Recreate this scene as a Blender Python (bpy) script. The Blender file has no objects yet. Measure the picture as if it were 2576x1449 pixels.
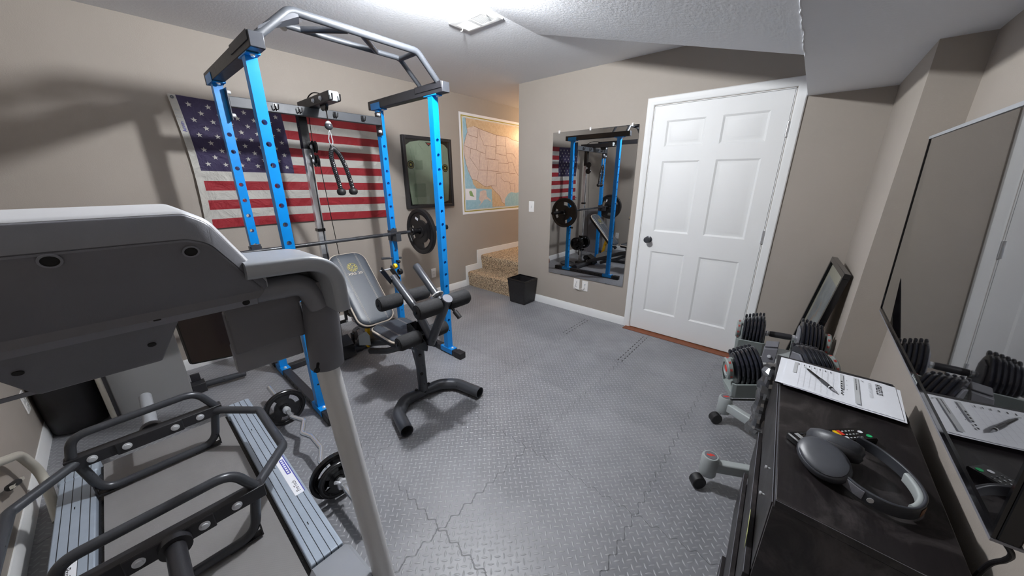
import bpy, bmesh, math, random
from mathutils import Vector, Matrix
random.seed(7)
scn = bpy.context.scene
COL = scn.collection
pi = math.pi

# ------------------------------------------------------------------ survey helpers
# camera stands 1.44 m above the floor; X runs along the door wall, Y along the flag wall
CH, CF, CP, CYAW = 1.44, 846.0, math.radians(17.85), math.radians(40.7)
def _ray(u, v):
    x = (u-1288)/CF; y = (v-724.5)/CF
    fw = math.cos(CP)-y*math.sin(CP); up = -math.sin(CP)-y*math.cos(CP)
    return Vector((x*math.cos(CYAW)-fw*math.sin(CYAW), x*math.sin(CYAW)+fw*math.cos(CYAW), up))
_C = Vector((0, 0, CH))
def atx(u, v, x): r = _ray(u, v); return _C+r*(x/r.x)
def aty(u, v, y): r = _ray(u, v); return _C+r*(y/r.y)
def atz(u, v, z): r = _ray(u, v); return _C+r*((z-CH)/r.z)

# ------------------------------------------------------------------ mesh builder
def V(*a): return Vector(a)
class MB:
    def __init__(s): s.v = []; s.f = []; s.m = []; s.cur = 0
    def add(s, vs, fs):
        n = len(s.v); s.v += [Vector(p) for p in vs]
        for f in fs: s.f.append([n+i for i in f]); s.m.append(s.cur)
        return s
    def box(s, x0, y0, z0, x1, y1, z1):
        x0, x1 = sorted((x0, x1)); y0, y1 = sorted((y0, y1)); z0, z1 = sorted((z0, z1))
        return s.add([(x0,y0,z0),(x1,y0,z0),(x1,y1,z0),(x0,y1,z0),(x0,y0,z1),(x1,y0,z1),(x1,y1,z1),(x0,y1,z1)],
                     [(0,3,2,1),(4,5,6,7),(0,1,5,4),(1,2,6,5),(2,3,7,6),(3,0,4,7)])
    def hexa(s, p):   # 8 points: bottom 4 ccw, top 4 ccw
        return s.add(p, [(0,3,2,1),(4,5,6,7),(0,1,5,4),(1,2,6,5),(2,3,7,6),(3,0,4,7)])
    def beam(s, a, b, w, h, up=(0,0,1)):
        a = Vector(a); b = Vector(b); d = (b-a).normalized(); u = Vector(up)
        sd = d.cross(u)
        if sd.length < 1e-4: sd = d.cross(Vector((0,1,0)))
        sd.normalize(); u = sd.cross(d).normalized()
        q = []
        for o in (a, b):
            q += [o-sd*w/2-u*h/2, o+sd*w/2-u*h/2, o+sd*w/2+u*h/2, o-sd*w/2+u*h/2]
        return s.add(q, [(0,1,2,3),(7,6,5,4),(0,4,5,1),(1,5,6,2),(2,6,7,3),(3,7,4,0)])
    def rings(s, rs, closed=False, cap0=True, cap1=True):
        n = len(rs[0]); base = len(s.v)
        for r in rs: s.v += [Vector(p) for p in r]
        m = len(rs)
        for i in range(m if closed else m-1):
            a = base+i*n; b = base+((i+1) % m)*n
            for j in range(n):
                s.f.append([a+j, a+(j+1) % n, b+(j+1) % n, b+j]); s.m.append(s.cur)
        if not closed:
            if cap0: s.f.append([base+j for j in range(n)][::-1]); s.m.append(s.cur)
            if cap1: s.f.append([base+(m-1)*n+j for j in range(n)]); s.m.append(s.cur)
        return s
    def sweep(s, path, prof, up=(0,0,1), closed=False, scales=None, caps=True):
        """prof: list of (a,b) in side/up axes"""
        P = [Vector(p) for p in path]; n = len(P); T = []
        for i in range(n):
            if closed: t = P[(i+1) % n]-P[i-1]
            elif i == 0: t = P[1]-P[0]
            elif i == n-1: t = P[-1]-P[-2]
            else: t = (P[i+1]-P[i]).normalized()+(P[i]-P[i-1]).normalized()
            T.append(t.normalized())
        u = Vector(up); sd = T[0].cross(u)
        if sd.length < 1e-3: sd = T[0].cross(Vector((0,1,0.01)))
        sd.normalize(); N = sd.cross(T[0]).normalized()
        rs = []
        for i in range(n):
            if i:
                ax = T[i-1].cross(T[i])
                if ax.length > 1e-7:
                    R = Matrix.Rotation(T[i-1].angle(T[i]), 3, ax.normalized()); N = R @ N
                N = (N-T[i]*N.dot(T[i])).normalized()
            sd = T[i].cross(N); k = scales[i] if scales else 1.0
            rs.append([P[i]+sd*(a*k)+N*(b*k) for a, b in prof])
        return s.rings(rs, closed=closed, cap0=caps, cap1=caps)
    def tube(s, path, r, n=14, closed=False, caps=True, radii=None):
        sc = [q/r for q in radii] if radii else None
        return s.sweep(path, [(r*math.cos(2*pi*k/n), r*math.sin(2*pi*k/n)) for k in range(n)], closed=closed, scales=sc, caps=caps)
    def cyl(s, a, b, r, n=20, r2=None):
        return s.tube([a, b], r, n, radii=[r, r2 if r2 is not None else r])
    def lathe(s, prof, o, axis=(0,0,1), n=28, a0=0, a1=2*pi, caps=True):
        """prof: (radius, height along axis); closed solid of revolution outline open ends get capped"""
        o = Vector(o); ax = Vector(axis).normalized()
        e = Vector((1,0,0)) if abs(ax.x) < .9 else Vector((0,1,0))
        p = ax.cross(e).normalized(); q = ax.cross(p)
        rs = [[o+ax*h+p*(r*math.cos(2*pi*k/n))+q*(r*math.sin(2*pi*k/n)) for k in range(n)] for r, h in prof]
        return s.rings(rs, cap0=caps and prof[0][0] > 1e-5, cap1=caps and prof[-1][0] > 1e-5)
    def ring(s, o, axis, r0, r1, h0, h1, n=28, a0=0, a1=2*pi):
        """annular solid / sector between radii r0<r1, heights h0<h1"""
        o = Vector(o); ax = Vector(axis).normalized()
        e = Vector((1,0,0)) if abs(ax.x) < .9 else Vector((0,1,0))
        p = ax.cross(e).normalized(); q = ax.cross(p)
        full = abs(a1-a0-2*pi) < 1e-6
        k = n if full else n+1
        rs = []
        for i in range(k):
            t = a0+(a1-a0)*i/n; d = p*math.cos(t)+q*math.sin(t)
            rs.append([o+d*r0+ax*h0, o+d*r1+ax*h0, o+d*r1+ax*h1, o+d*r0+ax*h1])
        return s.rings(rs, closed=full)
    def sphere(s, c, r, n=16, m=10, sc=(1,1,1)):
        c = Vector(c)
        prof = []
        rs = []
        for i in range(1, m):
            t = pi*i/m
            rs.append([c+Vector((sc[0]*r*math.sin(t)*math.cos(2*pi*k/n), sc[1]*r*math.sin(t)*math.sin(2*pi*k/n), -sc[2]*r*math.cos(t))) for k in range(n)])
        base = len(s.v); s.rings(rs, cap0=False, cap1=False)
        b = len(s.v); s.v += [c-Vector((0,0,r*sc[2])), c+Vector((0,0,r*sc[2]))]
        for k in range(n):
            s.f.append([b, base+(k+1) % n, base+k]); s.m.append(s.cur)
            e = base+(m-2)*n
            s.f.append([b+1, e+k, e+(k+1) % n]); s.m.append(s.cur)
        return s
    def prism(s, poly, O, A, B, d, bev=0.0):
        """poly in (a,b); solid from O along A x B direction by d, edges optionally chamfered"""
        O = Vector(O); A = Vector(A).normalized(); B = Vector(B).normalized(); N = A.cross(B).normalized()
        def ring(off, t):
            pp = poly if off == 0 else inset(poly, off)
            return [O+A*a+B*b+N*t for a, b in pp]
        if bev > 0: rs = [ring(bev, 0), ring(0, bev), ring(0, d-bev), ring(bev, d)]
        else: rs = [ring(0, 0), ring(0, d)]
        return s.rings(rs)
    def poly(s, pts): return s.add(pts, [list(range(len(pts)))])
    def strip(s, pts, w, n):
        """flat ribbon along pts (3D) of width w lying in plane with normal n"""
        n = Vector(n).normalized(); P = [Vector(p) for p in pts]
        L = []
        for i, p in enumerate(P):
            t = (P[min(i+1, len(P)-1)]-P[max(i-1, 0)]).normalized(); L.append(n.cross(t)*w/2)
        for i in range(len(P)-1):
            s.add([P[i]-L[i], P[i]+L[i], P[i+1]+L[i+1], P[i+1]-L[i+1]], [(0,1,2,3)])
        return s
    def text(s, body, O, A, B, size, ext=0.0, align='LEFT', sx=1.0, bold=0.0):
        cu = bpy.data.curves.new('t', 'FONT'); cu.body = body; cu.size = size; cu.extrude = ext; cu.align_x = align
        cu.offset = bold; cu.resolution_u = 3
        ob = bpy.data.objects.new('t', cu); COL.objects.link(ob)
        dg = bpy.context.evaluated_depsgraph_get(); me = bpy.data.meshes.new_from_object(ob.evaluated_get(dg))
        O = Vector(O); A = Vector(A).normalized(); B = Vector(B).normalized(); N = A.cross(B)
        s.add([O+A*(v.co.x*sx)+B*v.co.y+N*v.co.z for v in me.vertices], [list(p.vertices) for p in me.polygons])
        COL.objects.unlink(ob); bpy.data.objects.remove(ob); bpy.data.meshes.remove(me); bpy.data.curves.remove(cu)
        return s
    def xf(s, M):
        s.v = [M @ v for v in s.v]; return s
    def merge(s, o):
        n = len(s.v); s.v += o.v
        for f, m in zip(o.f, o.m): s.f.append([n+i for i in f]); s.m.append(m)
        return s

def inset(poly, d):
    n = len(poly); out = []
    ar = sum(poly[i][0]*poly[(i+1) % n][1]-poly[(i+1) % n][0]*poly[i][1] for i in range(n))
    sg = 1 if ar > 0 else -1
    for i in range(n):
        p0 = Vector(poly[i-1]); p1 = Vector(poly[i]); p2 = Vector(poly[(i+1) % n])
        e1 = (p1-p0); e2 = (p2-p1)
        if e1.length < 1e-9: e1 = e2
        if e2.length < 1e-9: e2 = e1
        e1.normalize(); e2.normalize()
        n1 = Vector((-e1.y, e1.x))*sg; n2 = Vector((-e2.y, e2.x))*sg
        b = (n1+n2)
        if b.length < 1e-6: b = n1.copy()
        b.normalize(); c = max(.35, b.dot(n1))
        out.append((p1.x+b.x*d/c, p1.y+b.y*d/c))
    return out
def rrect(x0, y0, x1, y1, r, n=5):
    r = min(r, (x1-x0)/2-1e-5, (y1-y0)/2-1e-5); out = []
    for cx, cy, a in ((x1-r, y0+r, -pi/2), (x1-r, y1-r, 0), (x0+r, y1-r, pi/2), (x0+r, y0+r, pi)):
        for k in range(n+1):
            t = a+pi/2*k/n; out.append((cx+r*math.cos(t), cy+r*math.sin(t)))
    return out
def rprof(w, h, r, n=4): return rrect(-w/2, -h/2, w/2, h/2, r, n)
def circ(r, n=24, cx=0, cy=0): return [(cx+r*math.cos(2*pi*k/n), cy+r*math.sin(2*pi*k/n)) for k in range(n)]
def fillet(pts, r, n=6, closed=False):
    P = [Vector(p) for p in pts]; out = []
    m = len(P)
    for i in range(m):
        if not closed and i in (0, m-1): out.append(P[i]); continue
        a = P[i-1]-P[i]; b = P[(i+1) % m]-P[i]
        rr = r[i] if isinstance(r, (list, tuple)) else r
        ang = a.angle(b); L = min(rr/math.tan(ang/2), a.length*.49, b.length*.49)
        p0 = P[i]+a.normalized()*L; p1 = P[i]+b.normalized()*L
        for k in range(n+1):
            t = k/n; out.append(p0*(1-t)**2+P[i]*2*t*(1-t)+p1*t*t)
    return out
def smooth(pts, n=6):
    """catmull-rom through points"""
    P = [Vector(p) for p in pts]; P = [P[0]*2-P[1]]+P+[P[-1]*2-P[-2]]; out = []
    for i in range(1, len(P)-2):
        for k in range(n):
            t = k/n
            out.append(.5*((2*P[i])+(P[i+1]-P[i-1])*t+(2*P[i-1]-5*P[i]+4*P[i+1]-P[i+2])*t*t+(3*P[i]-P[i-1]-3*P[i+1]+P[i+2])*t**3))
    out.append(P[-2]); return out

# ------------------------------------------------------------------ object helpers
def finish(ob, bevel=0, angle=35):
    me = ob.data
    for p in me.polygons: p.use_smooth = True
    me.set_sharp_from_angle(angle=math.radians(angle))
    if bevel:
        b = ob.modifiers.new('bevel', 'BEVEL'); b.width = bevel; b.segments = 2; b.limit_method = 'ANGLE'
        b.angle_limit = math.radians(40); b.harden_normals = False
def base_of(ob):
    o = ob
    while o.parent: o = o.parent
    return Vector(o.location)
def mesh(name, mb, mats, parent=None, bevel=0, angle=35, origin=None, recalc=True):
    me = bpy.data.meshes.new(name)
    org = base_of(parent) if parent else (Vector(origin) if origin is not None else None)
    if org is None:
        xs = [v.x for v in mb.v]; ys = [v.y for v in mb.v]; zs = [v.z for v in mb.v]
        org = Vector(((min(xs)+max(xs))/2, (min(ys)+max(ys))/2, min(zs)))
    me.from_pydata([v-org for v in mb.v], [], mb.f); me.validate()
    if not isinstance(mats, (list, tuple)): mats = [mats]
    for m in mats: me.materials.append(m)
    if len(mats) > 1 and len(me.polygons) == len(mb.m): me.polygons.foreach_set('material_index', mb.m)
    if recalc:
        bm = bmesh.new(); bm.from_mesh(me); bmesh.ops.recalc_face_normals(bm, faces=bm.faces); bm.to_mesh(me); bm.free()
    ob = bpy.data.objects.new(name, me); COL.objects.link(ob)
    if parent: ob.parent = parent
    else: ob.location = org
    finish(ob, bevel, angle)
    return ob
def thing(name, label, cat, loc=(0,0,0), group=None):
    o = bpy.data.objects.new(name, None); COL.objects.link(o); o.location = loc; o.empty_display_size = .05
    return tag(o, label, cat, group)
def tag(o, label, cat, group=None):
    o['label'] = label; o['category'] = cat
    if group: o['group'] = group
    return o
def struct(name, mb, mats, parent=None, **k):
    o = mesh(name, mb, mats, parent, **k)
    if not parent: o['kind'] = 'structure'
    return o
def dup(o, loc=None, rot=None, label=None, parent=None):
    c = o.copy(); COL.objects.link(c)
    if parent: c.parent = parent
    if loc is not None: c.location = loc
    if rot is not None: c.rotation_euler = rot
    if label: c['label'] = label
    for ch in [q for q in COL.objects if q.parent == o]: dup(ch, parent=c)
    return c

# ------------------------------------------------------------------ materials
def S(r, g=None, b=None):
    if g is None: g = b = r
    f = lambda c: (c/255/12.92) if c/255 <= .04045 else ((c/255+.055)/1.055)**2.4
    return (f(r), f(g), f(b), 1)
class NT:
    def __init__(s, name):
        s.mat = bpy.data.materials.new(name); s.mat.use_nodes = True; s.t = s.mat.node_tree
        s.bsdf = s.t.nodes['Principled BSDF']; s.out = s.t.nodes['Material Output']
    def n(s, t, **k):
        o = s.t.nodes.new(t)
        for a, b in k.items(): setattr(o, a, b)
        return o
    def put(s, sock, v):
        if hasattr(v, 'is_output') or hasattr(v, 'links'): s.t.links.new(v, sock)
        else: sock.default_value = v
    def m(s, op, a, b=0.0, c=0.0):
        o = s.n('ShaderNodeMath', operation=op)
        s.put(o.inputs[0], a); s.put(o.inputs[1], b)
        if len(o.inputs) > 2: s.put(o.inputs[2], c)
        return o.outputs[0]
    def mix(s, f, a, b):
        o = s.n('ShaderNodeMix', data_type='RGBA'); s.put(o.inputs[0], f); s.put(o.inputs[6], a); s.put(o.inputs[7], b); return o.outputs[2]
    def noise(s, scale, detail=2, rough=.5, vec=None, dist=0):
        o = s.n('ShaderNodeTexNoise'); o.inputs['Scale'].default_value = scale; o.inputs['Detail'].default_value = detail
        o.inputs['Roughness'].default_value = rough; o.inputs['Distortion'].default_value = dist
        s.put(o.inputs['Vector'], vec if vec is not None else s.pos()); return o.outputs[0]
    def pos(s):
        if not hasattr(s, '_p'): s._p = s.n('ShaderNodeTexCoord').outputs['Object']
        return s._p
    def ramp(s, v, a, b):
        o = s.n('ShaderNodeMapRange'); o.interpolation_type = 'SMOOTHSTEP'
        s.put(o.inputs[0], v); s.put(o.inputs[1], a); s.put(o.inputs[2], b); return o.outputs[0]
    def bump(s, h, dist=.002, strength=1.0):
        o = s.n('ShaderNodeBump'); o.inputs['Distance'].default_value = dist; o.inputs['Strength'].default_value = strength
        s.put(o.inputs['Height'], h); s.t.links.new(o.outputs[0], s.bsdf.inputs['Normal'])
def mat(name, col, rough=.5, metal=0.0, var=.08, vs=12, bump=0.0, bs=200, spec=.5, coat=0, sheen=0, trans=0):
    """procedural surface: base colour with a slow noise variation and an optional fine grain"""
    t = NT(name); b = t.bsdf
    nz = t.noise(vs, 3)
    c = [x for x in col]
    lo = [x*(1-var) for x in c[:3]]+[1]; hi = [min(1, x*(1+var)) for x in c[:3]]+[1]
    t.put(b.inputs['Base Color'], t.mix(nz, lo, hi))
    t.put(b.inputs['Roughness'], t.m('ADD', t.m('MULTIPLY', t.noise(vs*2.3, 2), .12), max(0, rough-.06)))
    b.inputs['Metallic'].default_value = metal; b.inputs['Specular IOR Level'].default_value = spec
    if coat: b.inputs['Coat Weight'].default_value = coat
    if sheen: b.inputs['Sheen Weight'].default_value = sheen
    if trans: b.inputs['Transmission Weight'].default_value = trans
    if bump: t.bump(t.noise(bs, 4, .6), bump)
    return t.mat
M = {}
M['wall'] = mat('wall_paint', S(163,155,146), .7, var=.03, vs=3, bump=.0006, bs=160)
M['ceiling'] = mat('ceiling_paint', S(226,228,232), .75, var=.02, vs=2, bump=.0012, bs=60)
M['white'] = mat('white_trim_paint', S(232,233,233), .5, var=.02, vs=4, bump=.0003, bs=60)
M['plastic_white'] = mat('white_plastic', S(232,230,228), .3, var=.02)
M['blue'] = mat('blue_powder_coat', S(0,130,208), .34, var=.05, vs=8)
M['black_steel'] = mat('black_powder_coat', S(38,38,42), .42, var=.12, vs=18, bump=.0002, bs=500)
M['grey_steel'] = mat('grey_powder_coat', S(60,63,68), .5, metal=0, var=.08, vs=18)
M['gun'] = mat('gunmetal_paint', S(64,66,71), .3, metal=.2, var=.08, vs=15)
M['chrome'] = mat('chrome', S(228,230,234), .2, metal=.75, var=.03)
M['zinc'] = mat('zinc_bolt', S(222,224,228), .35, metal=.45, var=.05)
M['rubber'] = mat('black_rubber', S(26,25,27), .5, var=.15, vs=20, bump=.0003, bs=300)
M['iron'] = mat('black_enamel_iron', S(24,23,25), .25, var=.15, vs=20, bump=.0004, bs=120)
M['foam'] = mat('black_foam', S(36,36,38), .85, var=.15, vs=60, bump=.0012, bs=260)
M['leather'] = mat('grey_vinyl', S(60,65,72), .38, var=.06, vs=10, bump=.0005, bs=380)
M['beige'] = mat('beige_piping', S(196,184,170), .6, var=.06)
M['gold'] = mat('gold_print', S(170,158,70), .5, var=.1)
M['yellow'] = mat('yellow_paint', S(236,190,8), .35, var=.05)
M['plas_grey'] = mat('silver_grey_plastic', S(158,162,168), .36, metal=.1, var=.04, bump=.00015, bs=700)
M['plas_dark'] = mat('charcoal_plastic', S(106,106,112), .5, var=.05, bump=.00025, bs=600)
M['plas_mid'] = mat('mid_grey_plastic', S(128,129,136), .42, var=.05, metal=.15, bump=.0002, bs=600)
M['silver'] = mat('silver_paint', S(212,213,214), .32, metal=.1, var=.03, vs=6)
M['glossblack'] = mat('gloss_black_plastic', S(14,14,17), .12, var=.1)
M['stand'] = mat('light_grey_enamel', S(168,174,174), .35, var=.04)
M['standdark'] = mat('stand_grey_plastic', S(136,144,142), .42, var=.05)
M['red'] = mat('red_print', S(205,52,40), .5, var=.08)
M['dnavy'] = mat('dark_blue_black_plate', S(24,26,34), .2, spec=.8, var=.15, vs=20)
M['wood'] = mat('brown_wood', S(122,66,36), .5, var=.3, vs=30)
M['paper'] = mat('white_paper', S(236,238,244), .7, var=.01)
M['ink'] = mat('black_ink', S(30,30,34), .7)
M['inkgrey'] = mat('grey_ink', S(196,198,200), .8)
M['cream'] = mat('cream_cloth', S(214,206,190), .8, var=.06, vs=20, bump=.0004, bs=600)
M['beige_steel'] = mat('beige_enamel', S(188,184,172), .35, var=.04)
M['gasket'] = mat('dark_gap', S(18,17,18), .8)
M['blueprint'] = mat('blue_print', S(66,66,170), .5)
def m_carpet():
    t = NT('speckled_carpet'); v = t.n('ShaderNodeTexVoronoi'); v.inputs['Scale'].default_value = 130
    t.put(v.inputs['Vector'], t.pos())
    sp = t.n('ShaderNodeSeparateColor'); t.put(sp.inputs[0], v.outputs['Color'])
    c = t.mix(t.ramp(sp.outputs[0], .25, .45), S(92,76,64), S(186,158,128))
    c = t.mix(t.ramp(sp.outputs[1], .6, .8), c, S(236,214,180))
    t.put(t.bsdf.inputs['Base Color'], c); t.bsdf.inputs['Roughness'].default_value = .95
    t.bump(t.m('ADD', v.outputs['Distance'], t.noise(300, 3)), .006); return t.mat
M['carpet'] = m_carpet()
def m_floor():
    """black foam mats: raised lozenges turned 45 deg to the walls, puzzle seams every 61 cm"""
    t = NT('foam_mat'); g = t.n('ShaderNodeNewGeometry'); sp = t.n('ShaderNodeSeparateXYZ'); t.put(sp.inputs[0], g.outputs['Position'])
    x, y = sp.outputs[0], sp.outputs[1]; A = .0262
    c = .7071/A
    u = t.m('ADD', t.m('MULTIPLY', x, c), t.m('MULTIPLY', y, c)); v = t.m('SUBTRACT', t.m('MULTIPLY', y, c), t.m('MULTIPLY', x, c))
    iu = t.m('FLOOR', u); iv = t.m('FLOOR', v)
    fu = t.m('SUBTRACT', t.m('SUBTRACT', u, iu), .5); fv = t.m('SUBTRACT', t.m('SUBTRACT', v, iv), .5)
    par = t.m('ROUND', t.m('PINGPONG', t.m('ADD', t.m('ADD', iu, iv), 2000), 1))
    def mixv(a, b): return t.m('ADD', t.m('MULTIPLY', a, t.m('SUBTRACT', 1, par)), t.m('MULTIPLY', b, par))
    a = mixv(fu, fv); b = mixv(fv, fu)      # a along the lozenge, b across
    # lens: |b| < w*(1-(a/l)^2); lozenges are longer than their cell, so clip softly
    aa = t.m('POWER', t.m('ABSOLUTE', t.m('DIVIDE', a, .53)), 2)
    h = t.m('SUBTRACT', t.m('SUBTRACT', 1, aa), t.m('POWER', t.m('ABSOLUTE', t.m('DIVIDE', b, .155)), 2))
    loz = t.ramp(h, 0, .55)
    # seams
    def seam(p, q, off):
        k = t.m('ADD', p, off); k = t.m('DIVIDE', k, .613)
        d = t.m('SUBTRACT', t.m('FRACT', t.m('ADD', k, .5)), .5); d = t.m('MULTIPLY', d, .613)
        wig = t.m('MULTIPLY', t.m('SINE', t.m('MULTIPLY', q, 2*pi/.0765)), .009)
        wig = t.m('ADD', wig, t.m('MULTIPLY', t.m('SINE', t.m('MULTIPLY', q, 4*pi/.0765)), .003))
        return t.m('SUBTRACT', 1, t.ramp(t.m('ABSOLUTE', t.m('SUBTRACT', d, wig)), .0008, .0032))
    s1 = seam(x, y, .93+6.13); s2 = seam(y, x, .006+6.13)
    sm = t.m('MAXIMUM', s1, s2)
    # cut-out row where the border strips are missing: two rows of slots by the door and the mirror
    def slots(xc):
        d1 = t.m('ABSOLUTE', t.m('SUBTRACT', t.m('ABSOLUTE', t.m('SUBTRACT', x, xc)), .018))
        q = t.m('FRACT', t.m('MULTIPLY', y, 1/.0505)); q = t.m('LESS_THAN', q, .5)
        r = t.m('MULTIPLY', t.m('LESS_THAN', d1, .0042), q)
        r = t.m('MULTIPLY', r, t.m('GREATER_THAN', y, 2.47 if xc > -1 else 2.62)); return t.m('MULTIPLY', r, t.m('LESS_THAN', y, 3.08))
    sl = t.m('MAXIMUM', slots(-.94), slots(-1.575))
    dust = t.noise(2.2, 5, .65, g.outputs['Position'])
    base = t.mix(t.ramp(dust, .3, .75), S(112,113,118), S(138,139,143))
    base = t.mix(t.m('MULTIPLY', loz, .40), base, S(172,173,176))  # raised lozenges coloured lighter, a painted stand-in for their highlights
    base = t.mix(t.m('MULTIPLY', sm, .34), base, S(40,40,42))
    base = t.mix(sl, base, S(5,5,5))
    t.put(t.bsdf.inputs['Base Color'], base)
    t.put(t.bsdf.inputs['Roughness'], t.m('ADD', .33, t.m('MULTIPLY', dust, .16)))
    hh = t.m('SUBTRACT', t.m('ADD', 0, t.m('MULTIPLY', t.noise(900, 2, .6, g.outputs['Position']), .06)), t.m('MULTIPLY', sm, .5))
    t.bsdf.inputs['Specular IOR Level'].default_value = .75; t.bump(hh, .003, 1.0); return t.mat
M['floor'] = m_floor()
def m_mirror():
    t = NT('mirror_glass'); b = t.bsdf; b.inputs['Metallic'].default_value = 1; b.inputs['Roughness'].default_value = 0.0
    n = t.noise(9, 5, .7); t.put(b.inputs['Base Color'], t.mix(t.ramp(n, .55, .8), S(196,198,200), S(184,186,188))); return t.mat
M['mirror'] = m_mirror()
def m_screen():
    t = NT('switched_off_screen'); b = t.bsdf; t.put(b.inputs['Base Color'], t.mix(t.noise(3), S(8,7,9), S(13,11,13)))
    b.inputs['Roughness'].default_value = .03; b.inputs['IOR'].default_value = 1.6; b.inputs['Coat Weight'].default_value = 1; b.inputs['Coat Roughness'].default_value = .0; b.inputs['Coat IOR'].default_value = 1.6; return t.mat
M['screen'] = m_screen()
def m_glass(name, tint, alpha, k=.4, rough=.02):
    """thin clear sheet: see-through with a surface reflection"""
    t = NT(name); tr = t.n('ShaderNodeBsdfTransparent'); tr.inputs[0].default_value = tint
    gl = t.n('ShaderNodeBsdfGlossy'); gl.inputs['Roughness'].default_value = rough
    fr = t.n('ShaderNodeFresnel'); fr.inputs[0].default_value = 1.5
    mx = t.n('ShaderNodeMixShader'); t.put(mx.inputs[0], t.m('ADD', t.m('MULTIPLY', fr.outputs[0], k), alpha)); t.put(mx.inputs[1], tr.outputs[0]); t.put(mx.inputs[2], gl.outputs[0])
    t.put(t.out.inputs['Surface'], mx.outputs[0]); return t.mat
M['glass'] = m_glass('picture_glass', (.93,.95,.94,1), .02)
M['film'] = m_glass('clear_plastic_wrap', (.93,.95,.98,1), .30, 1.0, .28)
def m_rail():
    t = NT('ribbed_side_rail'); sp = t.n('ShaderNodeSeparateXYZ'); t.put(sp.inputs[0], t.pos())
    f = t.m('FRACT', t.m('MULTIPLY', sp.outputs[1], 1/.0245)); l = t.m('LESS_THAN', t.m('ABSOLUTE', t.m('SUBTRACT', f, .5)), .05)
    c = t.mix(t.noise(14, 4), S(156,168,182), S(178,190,204)); t.put(t.bsdf.inputs['Base Color'], t.mix(l, c, S(50,54,60)))
    t.bsdf.inputs['Roughness'].default_value = .42; t.bsdf.inputs['Metallic'].default_value = .2
    t.bump(t.m('ADD', t.m('SUBTRACT', 1, l), t.m('MULTIPLY', t.noise(260, 3), .15)), .0012); return t.mat
M['rail'] = m_rail()
def m_weave(name, a, b, scale, bd=.0006):
    t = NT(name); v = t.n('ShaderNodeTexChecker'); v.inputs['Scale'].default_value = scale; t.put(v.inputs['Vector'], t.pos())
    c = t.mix(t.noise(6, 4), a, b); t.put(t.bsdf.inputs['Base Color'], t.mix(t.m('MULTIPLY', v.outputs[1], .25), c, S(52,52,56))); t.bsdf.inputs['Roughness'].default_value = .62
    if 'nylon' in name: t.bump(t.m('ADD', t.m('MULTIPLY', v.outputs[1], .03), t.noise(7, 4, .55, dist=1.2)), .03)
    else: t.bump(v.outputs[1], bd)
    return t.mat
M['belt'] = m_weave('running_belt', S(136,134,134), S(152,150,150), 420)
M['nylon_red'] = m_weave('red_flag_nylon', S(168,30,44), S(186,36,50), 900, .0003)
M['nylon_white'] = m_weave('white_flag_nylon', S(222,220,212), S(234,232,226), 900, .0003)
M['nylon_blue'] = m_weave('navy_flag_nylon', S(54,44,86), S(64,52,98), 900, .0003)
def m_deskwood():
    t = NT('black_brown_laminate'); w = t.n('ShaderNodeTexNoise'); mp = t.n('ShaderNodeMapping'); mp.inputs['Scale'].default_value = (60, 3, 60)
    t.put(mp.inputs[0], t.pos()); t.put(w.inputs['Vector'], mp.outputs[0]); w.inputs['Scale'].default_value = 3; w.inputs['Detail'].default_value = 5
    d = t.noise(7, 5, .7); c = t.mix(w.outputs[0], S(16,14,16), S(34,29,30)); c = t.mix(t.m('MULTIPLY', t.ramp(t.noise(6, 6, .75, dist=.8), .46, .70), .5), c, S(84,78,78))
    t.put(t.bsdf.inputs['Base Color'], c); t.put(t.bsdf.inputs['Roughness'], t.m('ADD', .3, t.m('MULTIPLY', d, .2))); t.bump(w.outputs[0], .0003); return t.mat
M['desk'] = m_deskwood()
def m_map(name, a, b, dots, amt):
    t = NT(name); n = t.noise(26, 6, .7); c = t.mix(t.ramp(n, .35, .65), a, b)
    v = t.n('ShaderNodeTexVoronoi'); v.inputs['Scale'].default_value = 75; t.put(v.inputs['Vector'], t.pos())
    k = t.ramp(t.noise(170, 3, .7), .62, .7); t.put(t.bsdf.inputs['Base Color'], t.mix(t.m('MULTIPLY', k, amt), c, dots))
    t.bsdf.inputs['Roughness'].default_value = .32; return t.mat
M['map_land'] = m_map('map_land_print', S(214,196,190), S(226,210,200), S(120,90,84), .8)
M['map_tan'] = m_map('map_neighbour_print', S(206,178,142), S(218,194,160), S(120,84,60), .8)
M['map_sea'] = m_map('map_sea_print', S(150,196,214), S(166,206,222), S(120,160,190), .25)
M['map_line'] = mat('map_border_line', S(126,86,60), .5)
M['map_green'] = mat('map_green', S(140,176,120), .5)
M['olive'] = mat('olive_cotton', S(152,162,142), .85, var=.1, vs=18, bump=.0012, bs=60)
M['olive_dark'] = mat('olive_shadowed_pocket_cotton', S(126,138,118), .85, var=.1, vs=18, bump=.0012, bs=60)
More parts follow.
